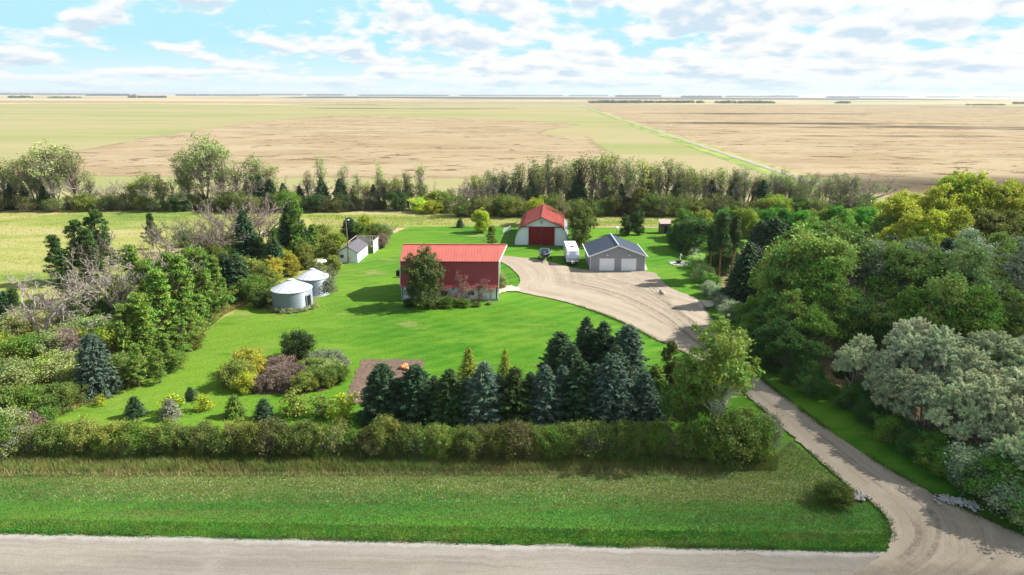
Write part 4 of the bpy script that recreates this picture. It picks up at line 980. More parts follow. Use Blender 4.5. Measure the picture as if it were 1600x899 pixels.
# ------------------------------------------------------------------ plants: the front rows
L_ = 'label'
for i, (x, yb, yt, cl) in enumerate(((628, 650, 590, 'spruce'), (680, 655, 588, 'spruce'), (732, 660, 590, 'spruce'), (780, 662, 585, 'spruce'), (828, 660, 582, 'spruce'), (878, 655, 572, 'blue'), (928, 655, 568, 'spruce'), (978, 655, 575, 'spruce'), (893, 625, 540, 'spruce'), (960, 625, 540, 'spruce'), (1020, 650, 570, 'pine'))):
    number([at('spruce', x, yb, yt, cl, 'brown', 'spruce_tree', None, 'spruce', None, wide=1.0)], 'spruce squeezed between the bigger ones behind the hedge', 'filler spruces behind the hedge')
SP = [  # foot x, foot y, top y, kind, colour, label, width
 (600, 658, 569, 'wide_spruce', 'spruce', 'dark green spruce, leftmost of the row behind the roadside hedge', 1.0),
 (652, 660, 571, 'wide_spruce', 'spruce', 'dark green spruce second from left behind the roadside hedge', 1.0),
 (704, 666, 578, 'spruce', (.055, .11, .035), 'green spruce just right of the garden plot, between two bluer spruces', 1.15),
 (733, 642, 543, 'larch', 'lime', 'yellow-topped larch rising behind the spruce row', 1.25),
 (757, 668, 567, 'spruce', 'blue', 'blue-green spruce in front of the yellow-topped larch', 1.1),
 (789, 640, 546, 'larch', 'lime', 'thin pale yellow-green larch behind the middle of the spruce row', .95),
 (804, 668, 574, 'spruce', (.065, .125, .035), 'green spruce in front of the thin pale larch', 1.1),
 (850, 668, 570, 'spruce', 'blue', 'pale blue spruce left of the poplar cluster in the front row', 1.0),
 (903, 666, 560, 'spruce', 'spruce', 'green spruce directly below the dark round-topped spruce', 1.0),
 (952, 668, 553, 'spruce', 'blue', 'large pale blue spruce in the front row right of centre', 1.1),
 (1004, 668, 583, 'spruce', 'blue', 'small blue spruce, last of the front row beside the poplar', 1.0),
 (874, 605, 519, 'wide_spruce', 'spruce', 'broad dark round-topped spruce at the lawn edge behind the front row', 1.0),
 (914, 592, 496, 'spruce', 'spruce', 'tall dark spruce standing furthest back in the cluster', .85),
 (940, 598, 502, 'spruce', 'spruce', 'dark green spruce between the tallest dark spruce and the blue one', .95),
 (977, 602, 508, 'wide_spruce', 'blue', 'bright blue spruce at the back right of the cluster', .92),
 (1043, 640, 538, 'pine', 'olive', 'olive green pine with yellowish top between spruces and poplar', .85),
 (1072, 655, 560, 'pine', 'mid', 'green pine tucked under the left side of the pale poplar', .85),
 (155, 617, 522, 'wide_spruce', 'blue', 'lone blue-grey spruce at left edge of the lawn', .80)]
for x, yb, yt, kd, cl, lb, wd in SP:
    at(kd, x, yb, yt, cl, 'brown', {'larch': 'larch_tree', 'pine': 'pine_tree'}.get(kd, 'spruce_tree'), lb, 'spruce' if 'spruce' in kd else kd, 'conifers behind the hedge' if x > 300 else None, wide=wd)
at('aspen', 1112, 700, 498, (.22, .33, .06), 'white', 'poplar_tree', 'tall airy pale-trunked poplar beside the driveway bend', 'poplar', wide=1.02, var=0, rz=1.1)
at('broad', 1070, 690, 560, (.17, .26, .05), 'white', 'poplar_tree', 'shorter poplar leaning left of the tall pale-trunked poplar', 'poplar', wide=.9, var=1, rz=.4)
for x, yb, yt, cl, lb in ((1172, 716, 645, 'mid', 'big green bush at right end of the hedge by the driveway'), (1140, 722, 640, 'olive', 'olive bush under the tall poplar at hedge end'), (1192, 700, 648, 'grey', 'pale leafy bush overhanging the driveway at hedge end'), (1098, 722, 655, 'mid', 'green bush at the foot of the tall poplar')):
    at('shrub', x, yb, yt, cl, 'brown', 'bush', lb, 'bush', 'bushes at hedge end', wide=.82)
# hedge
hd = []; r = random.Random(21); xx = 40
hcol = ['olive', 'brown', 'olive', 'olive', 'olive', 'mid', 'yolive', 'olive', 'mid']
GREEN['brown'] = (.14, .15, .052); GREEN['yolive'] = (.23, .26, .05)
while xx < 1130:
    cl = r.choice(hcol) if xx > 300 or r.random() > .15 else 'yolive'
    e = at(r.choice(['hedge', 'hedge', 'thicket']), xx, 713+r.uniform(-4, 3)+(xx-600)*.006, 664+r.choice([-7, -3, 0, 3])+r.uniform(-5, 5), cl, 'warm', 'hedge_shrub', None, 'shrub', 'hedge shrubs along the road verge', wide=.95*r.uniform(.85, 1.1), jit=.16); hd.append((xx, cl, e)); xx += r.uniform(21, 29)
    if r.random() < .75: number([at('hedge', xx-12, 702+(xx-600)*.006, 666+r.uniform(-6, 6), r.choice(hcol), 'warm', 'hedge_shrub', None, 'shrub', None, wide=.85)], 'shrub in back row of roadside hedge, '+('left' if xx < 420 else 'middle' if xx < 780 else 'right')+' third', 'hedge shrubs back row')
sec = [(0, 260, 'left end of the roadside hedge'), (260, 480, 'hedge in front of the sapling row'), (480, 700, 'hedge in front of the garden plot'), (700, 900, 'hedge in front of the spruces'), (900, 1200, 'hedge left of the tall poplar')]
cn = dict(olive='olive green', brown='brownish', yolive='yellow-green', mid='fresh green', yellow='bright yellow')
for a, b_, t in sec:
    for cl in cn:
        it = [e for x, c_, e in hd if a <= x < b_ and c_ == cl]
        if it: number(it, cn[cl]+' shrub at '+t, 'hedge shrubs along the road verge')
for i, (x, yb, yt, cl) in enumerate(((8, 712, 655, 'mid'), (28, 712, 668, 'grey'))):
    at('shrub', x, yb, yt, cl, 'grey', 'bush', ('leftmost grey-green bush at the hedge end', 'silvery bush at left hedge end')[i], 'bush')
# sapling row
for x, yb, yt, kd, cl, lb in ((157, 634, 619, 'tiny', 'yellow', 'tiny yellow sapling alone at left of the lawn'), (213, 652, 621, 'tiny_spruce', 'spruce', 'small green spruce left in the sapling row'),
    (268, 655, 625, 'tiny_spruce', 'grey', 'small pale spruce with yellow sapling behind'), (272, 645, 618, 'tiny', 'yellow', 'yellow sapling behind the small pale spruce'), (299, 626, 606, 'tiny_spruce', 'spruce', 'smallest dark spruce standing back on the lawn'),
    (317, 642, 619, 'tiny', 'yellow', 'round yellow sapling right of the smallest dark spruce'), (368, 651, 619, 'tiny_spruce', 'mid', 'small green spruce below the yellow shrub bed'), (414, 656, 624, 'tiny_spruce', 'spruce', 'dark small spruce below the dead-looking shrub bed'),
    (459, 650, 614, 'tiny', 'yolive', 'yellow-green sapling below the middle of shrub bed'), (501, 652, 620, 'tiny', 'olive', 'olive sapling near right end of sapling row'), (541, 655, 616, 'tiny', 'yellow', 'orange-tinged round bush left of the garden plot')):
    at(kd, x, yb, yt, cl, 'brown', 'spruce_sapling' if 'spruce' in kd else 'sapling', lb, 'sapling', 'saplings above the hedge', wide=1.15 if kd == 'tiny' else .95)
# shrub bed
bedn = []
for x, yb, yt, cl, wd, lb in ((392, 585, 546, 'gold', 1.0, 'yellow-orange shrub at back left of shrub bed'), (372, 603, 562, 'yolive', 1.0, 'yellow-green shrub at left edge of shrub bed'), (385, 612, 583, 'yellow', 1.0, 'bright yellow shrub at front left of shrub bed'), (405, 612, 590, 'mauve', .9, 'low mauve clump behind yellow shrub front'),
    (440, 585, 556, 'mauve', 1.0, 'greyish mauve clump at back of shrub bed'), (432, 606, 575, 'mauve', 1.1, 'large mauve clump in the middle of shrub bed'), (462, 596, 566, 'mauve', 1.0, 'mauve clump beside the green shrubs in bed'), (450, 612, 588, 'mauve', .9, 'small mauve clump at front of shrub bed'),
    (490, 590, 560, 'olive', 1.0, 'olive shrub in right half of shrub bed'), (478, 612, 582, 'yolive', 1.0, 'yellow-green shrub front centre of shrub bed'), (505, 606, 575, 'olive', 1.0, 'olive shrub front right of shrub bed'), (515, 588, 560, 'pale', 1.0, 'pale green shrub on right side of shrub bed'),
    (500, 575, 548, 'grey', 1.0, 'grey-green shrub at back right of shrub bed'), (525, 578, 549, 'grey', 1.05, 'grey-green shrub at far right of shrub bed'), (530, 598, 570, 'mid', .9, 'green shrub at right edge of shrub bed')):
    at('shrub', x, yb, yt, cl, 'brown', 'bush', lb, 'bush', 'shrubs of the lawn bed', wide=wd*1.15)
at('shrub', 468, 561, 518, (.055, .10, .03), 'brown', 'bush', 'round dark green bush above the shrub bed', 'bush', wide=1.0)
sheet('bed_soil', P((365, 600), (380, 570), (430, 560), (500, 555), (540, 570), (535, 595), (500, 614), (420, 618), (375, 614)), .13, M['soil'], .5, .12, 31)
# at the barn
at('low', 664, 481, 387, (.13, .175, .045), 'brown', 'tree', 'leafy round tree growing against the front of the red barn', 'tree', wide=.84, var=1, rz=.5)
for x, yb, yt, cl, lb in ((700, 480, 458, 'mid', 'low green bush right of the barn tree'), (725, 480, 461, 'mid', 'low green bush under middle of barn front'), (640, 480, 462, 'dark', 'dark low bush left under the barn tree'), (683, 482, 462, 'olive', 'olive low bush under the barn tree right side'), (765, 477, 466, 'pale', 'dry pale bush at right corner of the barn'), (745, 480, 467, 'olive', 'small olive bush near right barn corner')):
    at('shrub', x, yb, yt+5, cl, 'brown', 'bush', lb, 'bush', 'bushes along the barn front', wide=1.5)
for x, yb, yt, lb in ((731, 472, 424, 'purple-leaved airy small tree before the red barn wall'), (766, 470, 432, 'slim purple-leaved small tree at right end of barn'), (700, 470, 435, 'purplish small tree between leafy tree and barn wall'), (748, 473, 436, 'low purple-leaved tree between the two purple barn trees'), (718, 474, 440, 'bushy purple tree low against the barn wall')):
    at('halfbare', x, yb, yt, (.30, .13, .13), 'red', 'plum_tree', lb, 'tree', 'purple trees by the barn', wide=1.15)
at('shrub', 782, 451, 425, 'pale', 'brown', 'bush', 'pale leafy bush at right wall of the barn', 'bush', wide=.7)
# yard trees
at('pine', 768, 386, 354, 'mid', 'brown', 'pine_tree', 'round green pine behind right end of the barn roof', 'pine', wide=1.4)
at('low', 754, 364, 324, 'yellow', 'brown', 'tree', 'yellow-leaved round tree behind the barn left of the hut', 'tree', wide=1.0); at('tiny_spruce', 719, 356, 342, 'spruce', 'brown', 'spruce_sapling', 'little dark spruce on back lawn edge left of yellow tree', 'sapling')
at('low', 904, 386, 316, (.16, .19, .04), 'brown', 'willow_tree', 'olive green tree against the right side of the hut', 'tree', wide=.85, var=2); at('halfbare', 884, 362, 300, 'olive', 'grey', 'tree', 'thin half-bare tree right behind the quonset hut', 'tree')
at('low', 978, 368, 333, 'dark', 'brown', 'tree', 'dark round tree behind the garage, left of a pair', 'tree', wide=.9); at('low', 996, 368, 326, 'dark', 'brown', 'tree', 'taller dark tree behind the garage, right of a pair', 'tree', wide=.75); at('low', 838, 352, 305, 'yellow', 'brown', 'tree', 'yellow crown showing just behind the hut ridge', 'tree', wide=1.1)
# around the shed
for x, yb, yt, kd, cl, wd, lb in ((547, 374, 340, 'wide_spruce', 'spruce', 1.2, 'dark spruce behind the roofless white walls'), (573, 372, 335, 'low', 'yellow', .9, 'yellow tree behind the roofless white walls'), (562, 376, 345, 'low', 'mid', .9, 'green tree behind the roofless white walls'), (592, 380, 350, 'shrub', 'olive', 1, 'olive bush right of the roofless walls'), (597, 388, 366, 'shrub', 'mauve', .9, 'pale dry bush right of the roofless walls'), (603, 372, 352, 'shrub', 'grey', 1, 'grey bush at back lawn corner'),
    (520, 430, 396, 'low', 'yolive', 1.1, 'yellowish tree left of the small shed'), (497, 440, 408, 'low', 'olive', 1.1, 'olive tree just above the farther grain bin'), (440, 425, 385, 'low', 'lime', 1.1, 'light green tree between dark spruces and grain bins'), (465, 395, 352, 'low', 'mid', 1.1, 'green tree left behind the propane tank'), (425, 455, 422, 'low', 'yolive', 1.1, 'yellowish bush tree touching the nearer grain bin roof'), (525, 400, 362, 'low', 'lime', 1.1, 'light green tree left of the roofless walls'), (500, 400, 365, 'low', 'yolive', 1.1, 'yellow-green tree left of the power pole'), (518, 412, 375, 'low', 'yolive', 1.0, 'yellow-green tree between bins and shed'), (478, 420, 378, 'low', 'yolive', 1.0, 'yellow-green tree behind the propane tank'), (512, 452, 412, 'halfbare', 'grey', 1.1, 'grey-green half-bare bush tree right of the bins'), (505, 458, 425, 'shrub', 'grey', 1.2, 'grey-green bush right of the farther bin'),
    (455, 432, 395, 'low', 'gold', 1.0, 'golden tree behind the grain bins'), (430, 440, 398, 'low', 'gold', .9, 'golden bushy tree left of grain bins'), (412, 452, 415, 'low', 'olive', 1.0, 'olive bushy tree left of grain bins'), (400, 470, 432, 'shrub', 'mid', 1.3, 'green bush left of the nearer grain bin'), (410, 480, 455, 'shrub', 'dark', 1.2, 'dark bush at foot of nearer grain bin')):
    at(kd, x, yb, yt, cl, 'brown', {'wide_spruce': 'spruce_tree', 'shrub': 'bush'}.get(kd, 'tree'), lb, 'bush' if kd == 'shrub' else 'tree', 'growth round shed and bins', wide=wd)
for i in range(11):
    a = -1.4+i*.32; hx_, hy_ = -34.1+3.6*math.sin(a*1.0), 101.6-3.5*math.cos(a)
    number([plant('tiny', hx_, hy_, .65+.25*r.random(), 'pale', 'brown', 'weed_clump', None, 'weed', None, wide=1.2)], 'pale weed clump at foot of nearer grain bin', 'weeds round the grain bin')

# ------------------------------------------------------------------ left wood
LW = {}
def lw(kind, x, yb, yt, cl='mid', wd=1.0, bark='brown', nm=None, **k):
    sect = 'near left wood' if yb > 470 else 'far left wood'
    nm = nm or {'pine': 'pine_tree', 'spruce': 'spruce_tree', 'wide_spruce': 'spruce_tree', 'bare': 'bare_tree', 'halfbare': 'tree', 'shrub': 'bush', 'thicket': 'bush', 'broad': 'tree'}[kind]
    e = at(kind, x, yb, yt, cl, bark, nm, None, nm.replace('_', ' ').replace('bare tree', 'tree').replace('_tree', ''), None, wide=wd, **k); LW.setdefault((nm, cl if isinstance(cl, str) else 'mid', sect), []).append(e); return e
for x, yb, yt, wd in ((232, 570, 462, 1.15), (262, 548, 425, 1.1), (292, 530, 402, 1.1), (322, 508, 392, 1.1), (342, 490, 402, 1.0), (240, 520, 410, 1), (275, 505, 398, 1), (305, 490, 390, 1), (205, 575, 480, 1.0), (215, 470, 385, 1), (250, 600, 548, 1.1), (284, 560, 498, 1.2), (318, 528, 462, 1.1), (218, 606, 540, 1.1), (235, 575, 520, 1.1), (300, 545, 470, 1.1), (330, 505, 440, 1.1), (348, 488, 440, 1.0), (265, 585, 525, 1.1)): lw('pine', x, yb, yt, 'pine', wd)
for x, yb, yt, wd in ((95, 445, 370, 1.1), (132, 440, 347, 1.0), (165, 438, 333, 1.05), (150, 470, 360, 1), (240, 390, 335, .9), (112, 475, 392, 1), (30, 505, 452, .9)): lw('pine', x, yb, yt, (.06, .12, .028), wd)
for x, yb, yt, wd in ((387, 412, 328, .85), (356, 468, 395, 1), (376, 468, 396, 1), (458, 408, 318, .8), (476, 405, 345, .85), (432, 432, 370, 1), (14, 500, 455, 1.2), (462, 372, 336, .9)): lw('spruce', x, yb, yt, 'spruce', wd)
lw('pine', 468, 412, 316, 'pine', .75); lw('pine', 492, 410, 352, 'pine', .9); lw('pine', 446, 400, 340, 'pine', .9)
for x, yb, yt, wd in ((205, 520, 372, 1.1), (180, 505, 385, 1), (245, 470, 352, 1.1), (318, 425, 330, 1.1), (350, 405, 312, 1.1), (372, 392, 300, 1), (352, 398, 306, 1), (392, 396, 302, 1), (415, 388, 314, 1), (400, 385, 318, .9), (265, 410, 345, 1), (410, 375, 325, 1), (300, 400, 335, 1.)): lw('bare', x, yb, yt, 'mid', wd, 'warm' if x > 240 else 'grey', 'bare_tree')
at('bare', 68, 545, 428, 'mid', 'pale', 'dead_tree', 'large pale dead tree at left edge above olive bushes', 'dead tree', wide=1.15, var=0, rz=2.2); at('bare', 92, 540, 450, 'mid', 'pale', 'dead_tree', 'smaller pale dead tree right beside the large one', 'dead tree', wide=1.0, var=1)
r = random.Random(44)
mounds = [(8, 560, 520), (30, 575, 528), (55, 570, 525), (88, 565, 520), (112, 560, 515), (10, 610, 560), (40, 618, 562), (75, 605, 560), (108, 600, 550), (125, 615, 575), (190, 600, 555), (208, 592, 552), (15, 655, 600), (50, 650, 605), (85, 645, 600), (112, 635, 600), (8, 700, 640), (38, 690, 645), (70, 675, 640), (20, 530, 490), (45, 520, 490), (130, 540, 500), (150, 545, 495), (170, 560, 510), (185, 540, 500), (230, 590, 560), (140, 580, 535), (100, 500, 470), (60, 480, 460)]
for x, yb, yt in mounds: lw('shrub', x, yb, yt, r.choice(['olive', 'pale', 'yolive', 'lime', 'mid', 'pale', 'mauve']), 1.1, 'warm')
for x, yb, yt in ((330, 480, 440), (300, 545, 515), (270, 578, 548), (345, 475, 452), (395, 440, 405), (375, 430, 400), (360, 415, 385), (415, 410, 380), (440, 385, 355), (350, 395, 365), (320, 392, 362), (290, 385, 360), (500, 380, 350), (485, 385, 358)): lw('shrub', x, yb, yt, r.choice(['mid', 'olive', 'yolive', 'mauve']), 1.2, 'warm')
for x, yb, yt in ((165, 525, 470), (220, 545, 490), (190, 490, 430), (150, 500, 450), (120, 520, 470), (255, 480, 430), (300, 450, 400), (340, 430, 380), (370, 440, 395), (400, 410, 365), (20, 480, 450)): lw('broad', x, yb, yt, r.choice(['olive', 'dark', 'mid']), 1.0)
cnm = dict(mid='green', olive='olive', yolive='yellow-green', brown='brownish', pale='pale green', mauve='dry mauve', pine='bright green', spruce='dark', dark='dark green')
for (nm, cl, sect), it in LW.items():
    lb = ('grey leafless' if nm == 'bare_tree' else cnm.get(cl, 'green'))+' '+nm.replace('bare_tree', 'tree').replace('_', ' ')+' in the '+sect
    number(it, lb, sect+' '+nm.replace('_', ' ')+'s')

# ------------------------------------------------------------------ far shelterbelt
FB = {}
SEC = [(-60, 200, 'left end of far tree belt'), (200, 400, 'far tree belt above left meadow'), (400, 560, 'far tree belt above the shed'), (560, 700, 'far tree belt left of its gap'), (700, 830, 'far tree belt above barn'), (830, 930, 'far tree belt behind the hut'), (930, 1050, 'far tree belt behind the garage'), (1050, 1180, 'far tree belt right of garage'), (1180, 1400, 'right end of far tree belt')]
def fb(kind, x, yb, yt, cl='mid', wd=1.0, bark='grey'):
    sect = next(t for a, b_, t in SEC if a <= x < b_); nm = {'poplar': 'poplar_tree', 'spruce': 'spruce_tree', 'bare': 'bare_tree', 'halfbare': 'tree', 'shrub': 'bush', 'thicket': 'bush', 'broad': 'tree', 'open': 'tree'}[kind]
    e = at(kind, x, yb, yt, cl, bark, nm, None, nm.replace('_', ' ').replace('bare tree', 'tree'), None, wide=wd, jit=.15); FB.setdefault((nm, cl, sect), []).append(e)
r = random.Random(77)
for x, yb, yt, cl, wd in ((88, 327, 221, 'pale', 1.15), (60, 325, 240, 'pale', 1.0), (118, 326, 234, 'pale', .95), (322, 326, 209, 'pale', 1.0), (350, 324, 228, 'pale', .95), (296, 325, 232, 'pale', .85), (400, 326, 240, 'pale', .9), (425, 324, 256, 'pale', .9)): fb('open', x, yb, yt, cl, wd)
for x, yt in ((10, 232), (28, 240), (145, 262), (372, 245)): fb('poplar', x, 326, yt, 'pale', 1.3)
for x, yt, cl in ((230, 268, 'yolive'), (255, 276, 'yolive'), (210, 285, 'lime'), (660, 285, 'olive'), (640, 284, 'olive'), (600, 280, 'olive'), (575, 285, 'yolive'), (620, 278, 'yolive')): fb('open', x, 328, yt, cl, 1.0)
for x, yt in ((505, 243), (540, 253), (484, 262), (594, 250), (657, 250), (560, 270), (638, 262)): fb('poplar', x, 326, yt, 'pale', .85)
for x, yt in ((22, 285), (72, 290), (42, 288), (505, 278), (533, 279), (425, 280), (445, 286), (470, 290), (555, 290), (585, 288), (410, 275), (390, 282)): fb('spruce', x, 327, yt, 'spruce', .9)
for x in np.arange(0, 690, 23): fb(r.choice(['bare', 'halfbare', 'bare']), x+r.uniform(-8, 8), 327+r.uniform(-5, 2), 272+r.uniform(-8, 14), r.choice(['olive', 'pale']), 1.0, r.choice(['grey', 'warm', 'grey']))
for x in np.arange(0, 700, 15): fb(r.choice(['thicket', 'thicket', 'shrub']), x+r.uniform(-5, 5), 330+r.uniform(-3, 2), 305+r.uniform(-9, 9), r.choice(['olive', 'brown', 'dark', 'mid', 'olive', 'yolive', 'brown']), 1.1, r.choice(['warm', 'grey']))
fb('shrub', 660, 332, 308, 'yellow', 1.4); fb('shrub', 677, 334, 313, 'yellow', 1.3); fb('shrub', 128, 329, 296, 'lime', 1.3) if False else None
# right of the gap
def topy(x): return 262-26*math.exp(-((x-930)/130.)**2)+max(0, x-1120)*.09
for x in np.arange(738, 1330, 12.5): fb('poplar', x+r.uniform(-6, 6), 330+r.uniform(-8, 4), topy(x)+abs(r.gauss(0, 9))-4+(12 if x < 800 else 0), r.choice(['pale', 'olive', 'pale', 'lime']), r.uniform(.9, 1.35), r.choice(['grey', 'brown', 'grey']))
for x in np.arange(745, 1340, 19): fb(r.choice(['bare', 'halfbare']), x+r.uniform(-8, 8), 333+r.uniform(-5, 3), 282+r.uniform(-14, 12), 'olive', .9, r.choice(['grey', 'warm']))
for x in np.arange(740, 1345, 14): fb(r.choice(['bare', 'halfbare', 'bare']), x+r.uniform(-6, 6), 328+r.uniform(-6, 3), 270+r.uniform(-12, 14), 'pale', .85, r.choice(['grey', 'warm', 'pale']))
for x, yt in ((731, 282), (738, 275), (725, 290)): fb('bare', x, 336, yt, 'olive', 1.0, 'warm')
for x in (783, 800, 815, 832, 868, 898, 908, 955, 968, 1012, 1018, 1055, 1062, 1110, 1145, 1190, 1215, 1240): fb('spruce', x+r.uniform(-3, 3), 331+r.uniform(-3, 3), 288+r.uniform(-9, 8), 'spruce', .95)
for x, yt, cl in ((850, 305, 'yellow'), (955, 305, 'yolive'), (965, 310, 'yolive'), (870, 300, 'olive'), (745, 308, 'olive'), (1000, 290, 'yolive')): fb('broad', x, 337, yt, cl, .9)
for x in np.arange(722, 1350, 11): fb(r.choice(['thicket', 'thicket', 'shrub']), x+r.uniform(-5, 5), 338+r.uniform(-3, 2), 309+r.uniform(-8, 8), r.choice(['olive', 'mid', 'brown', 'olive', 'yolive', 'lime']), 1.1, 'warm')
for (nm, cl, sect), it in FB.items():
    number(it, ('leafless' if nm == 'bare_tree' else cnm.get(cl, 'yellow' if cl == 'yellow' else 'green'))+' '+{'bare_tree': 'tree', 'bush': 'bush', 'tree': 'leafy tree'}.get(nm, nm.replace('_tree', ''))+' in '+sect, sect+', '+nm.replace('_', ' ')+'s')

# ------------------------------------------------------------------ right wood
RW = {}
def rw(kind, x, yb, yt, cl='mid', wd=1.0, bark='grey', lb=None, **k):
    nm = {'poplar': 'poplar_tree', 'spruce': 'spruce_tree', 'wide_spruce': 'spruce_tree', 'bare': 'bare_tree', 'halfbare': 'tree', 'shrub': 'bush', 'broad': 'tree', 'low': 'tree', 'thicket': 'bush', 'pine': 'pine_tree', 'tall_pine': 'pine_tree', 'willow': 'willow_tree', 'aspen': 'poplar_tree'}[kind]
    if yb > 600 and x > 1280: x += 34
    if isinstance(cl, str) and cl in ('olive', 'mid', 'grey', 'dark', 'pale'): c_ = tuple(q*s_ for q, s_ in zip(GREEN[cl], (1.18, 1.38, 1.25)))
    else: c_ = cl
    e = at(kind, x, yb, yt, c_, bark, nm, lb, nm.replace('_', ' ').replace('bare tree', 'tree'), None, wide=wd, **k)
    if not lb: RW.setdefault((nm, cl if isinstance(cl, str) else 'mid', 'back' if yb < 440 else 'middle' if yb < 590 else 'front'), []).append(e)
    return e
r = random.Random(99)
for x, yb, yt, cl, wd in ((1062, 388, 342, 'dark', 1.1), (1082, 392, 335, 'dark', 1.1), (1100, 396, 340, 'dark', 1), (1072, 372, 326, 'mid', 1.1), (1095, 375, 322, 'lime', 1.0), (1050, 375, 350, 'dark', 1.0)): rw('low', x, yb, yt, cl, wd)
for x, yb, yt, cl in ((1052, 386, 358, 'dark'), (1066, 392, 360, 'dark'), (1080, 397, 364, 'mid'), (1095, 402, 368, 'dark'), (1106, 412, 378, 'mid'), (1058, 378, 348, 'mid'), (1112, 425, 392, 'mid'), (1130, 430, 380, 'dark')): rw('low', x, yb, yt, cl, 1.1)
for x, yb, yt, wd in ((1122, 442, 334, 1.2), (1142, 438, 340, 1.1), (1108, 436, 352, 1.0)): rw('tall_pine', x, yb, yt, (.06, .13, .03), wd, 'red')
for x, yb, yt in ((1092, 420, 395), (1098, 440, 415), (1108, 462, 440), (1120, 470, 448), (1088, 405, 388), (1130, 485, 462), (1145, 500, 470), (1112, 450, 428)): rw('shrub', x, yb, yt, r.choice(['mid', 'grey', 'dark', 'pale']), 1.2)
for x, yb, yt, wd in ((1163, 478, 378, .95), (1185, 405, 345, 1.0), (1205, 408, 340, 1.1), (1150, 480, 405, .9), (1222, 408, 350, 1)): rw('wide_spruce' if yb < 410 else 'spruce', x, yb, yt, 'spruce', wd)
for x in np.arange(1130, 1360, 17): rw('low', x+r.uniform(-5, 5), 366+r.uniform(-6, 8), 322+r.uniform(-7, 6), r.choice(['bright', 'lime', 'mid', 'mid']), 1.05, 'brown')
for x in np.arange(1200, 1400, 24): rw('low', x+r.uniform(-5, 5), 400+r.uniform(-6, 8), 345+r.uniform(-7, 8), r.choice(['olive', 'mid', 'grey', 'bright']), 1.05, 'brown')
rw('halfbare', 1325, 330, 270, 'mid', 1.3, 'grey', 'half-bare tree with grey twigs above the right wood against brown field'); rw('bare', 1345, 340, 272, 'mid', 1.2, 'grey', 'grey leafless crown above the right wood against brown field')
for x, yb, yt, cl in ((1395, 400, 300, 'yellow'), (1425, 395, 296, 'yellow'), (1455, 400, 290, 'yellow'), (1480, 390, 265, 'lime'), (1505, 395, 270, 'yellow'), (1535, 400, 288, 'yellow'), (1560, 395, 282, 'yellow'), (1590, 400, 288, 'yellow'), (1620, 400, 290, 'yellow'), (1410, 425, 335, 'yellow'), (1445, 430, 330, 'yellow'), (1485, 430, 325, 'yellow'), (1520, 430, 328, 'yolive'), (1560, 432, 330, 'yolive'), (1600, 430, 325, 'olive'), (1640, 430, 320, 'olive'), (1390, 415, 350, 'yellow')): rw('broad', x, yb, yt, cl, 1.0)
for x, yb, yt in ((1450, 470, 385), (1385, 440, 368), (1470, 450, 372), (1560, 480, 400)): rw('wide_spruce', x, yb, yt, 'blue' if x == 1450 else 'spruce', .9)
big = [(1215, 520, 385, 'olive', 1.0), (1248, 525, 352, 'olive', 1.05), (1235, 470, 350, 'mid', 1.0), (1285, 500, 345, 'olive', 1.0), (1320, 510, 352, 'olive', 1.0), (1275, 545, 405, 'mid', 1.0), (1345, 520, 378, 'grey', 1.), (1380, 530, 385, 'olive', 1.0), (1370, 480, 372, 'olive', 1), (1405, 510, 380, 'grey', 1.0), (1440, 530, 395, 'mid', 1.0), (1300, 560, 440, 'olive', 1.0),
       (1225, 560, 455, 'olive', 1.0), (1260, 575, 480, 'mid', 1.0), (1200, 545, 455, 'dark', 1.0), (1335, 565, 460, 'dark', 1.0), (1370, 570, 470, 'olive', 1), (1410, 570, 450, 'mid', 1), (1490, 545, 378, 'pale', 1.0), (1520, 540, 395, 'olive', 1.0), (1550, 540, 390, 'grey', 1.0), (1590, 540, 385, 'olive', 1.0), (1630, 540, 390, 'mid', 1.), (1460, 580, 430, 'olive', 1.0), (1510, 590, 450, 'mid', 1.), (1560, 590, 455, 'olive', 1.0), (1610, 590, 450, 'dark', 1.), (1500, 470, 360, 'grey', 1.), (1545, 470, 365, 'olive', 1.), (1590, 470, 365, 'grey', 1.), (1640, 480, 370, 'olive', 1.), (1430, 470, 370, 'olive', 1.0), (1700, 560, 400, 'olive', 1.2), (1720, 480, 360, 'olive', 1.2)]
for x, yb, yt, cl, wd in big: rw('broad', x, yb, yt, cl, wd, 'pale')
rw('bare', 1268, 470, 372, 'mid', 1.0, 'pale', 'pale grey leafless branches amid the olive crowns of right wood'); rw('bare', 1300, 530, 425, 'mid', 1, 'pale', 'greyish leafless tree in the shade of right wood'); rw('bare', 1355, 560, 455, 'mid', 1, 'warm', 'brown leafless tree in dark hollow of right wood')
for x, yb, yt, cl in ((1208, 580, 500, 'dark'), (1228, 595, 515, 'dark'), (1260, 605, 535, 'dark'), (1185, 560, 500, 'dark'), (1290, 610, 545, 'dark'), (1165, 520, 470, 'mid'), (1180, 545, 490, 'mid')): rw('broad', x, yb, yt, cl, 1.1)
for x, yb, yt, wd in ((1300, 625, 522, .8), (1340, 650, 560, .75), (1375, 640, 498, .9), (1365, 680, 575, .85), (1415, 660, 512, .95), (1460, 680, 545, 1), (1400, 700, 585, .85), (1440, 720, 600, .8), (1500, 665, 520, 1), (1545, 680, 545, 1), (1490, 730, 590, .85), (1590, 660, 520, 1.0), (1585, 730, 565, 1.05), (1640, 700, 540, 1.), (1535, 745, 640, .8), (1560, 790, 668, .85), (1610, 800, 640, 1.)): rw('willow', x, yb, yt, r.choice(['silver', 'silver', (.48, .56, .32)]), wd, 'grey')
rw('broad', 1395, 625, 530, 'bright', .8, 'grey', 'fresh green tree among the silvery willows'); rw('tiny', 1, 1, 1) if False else None
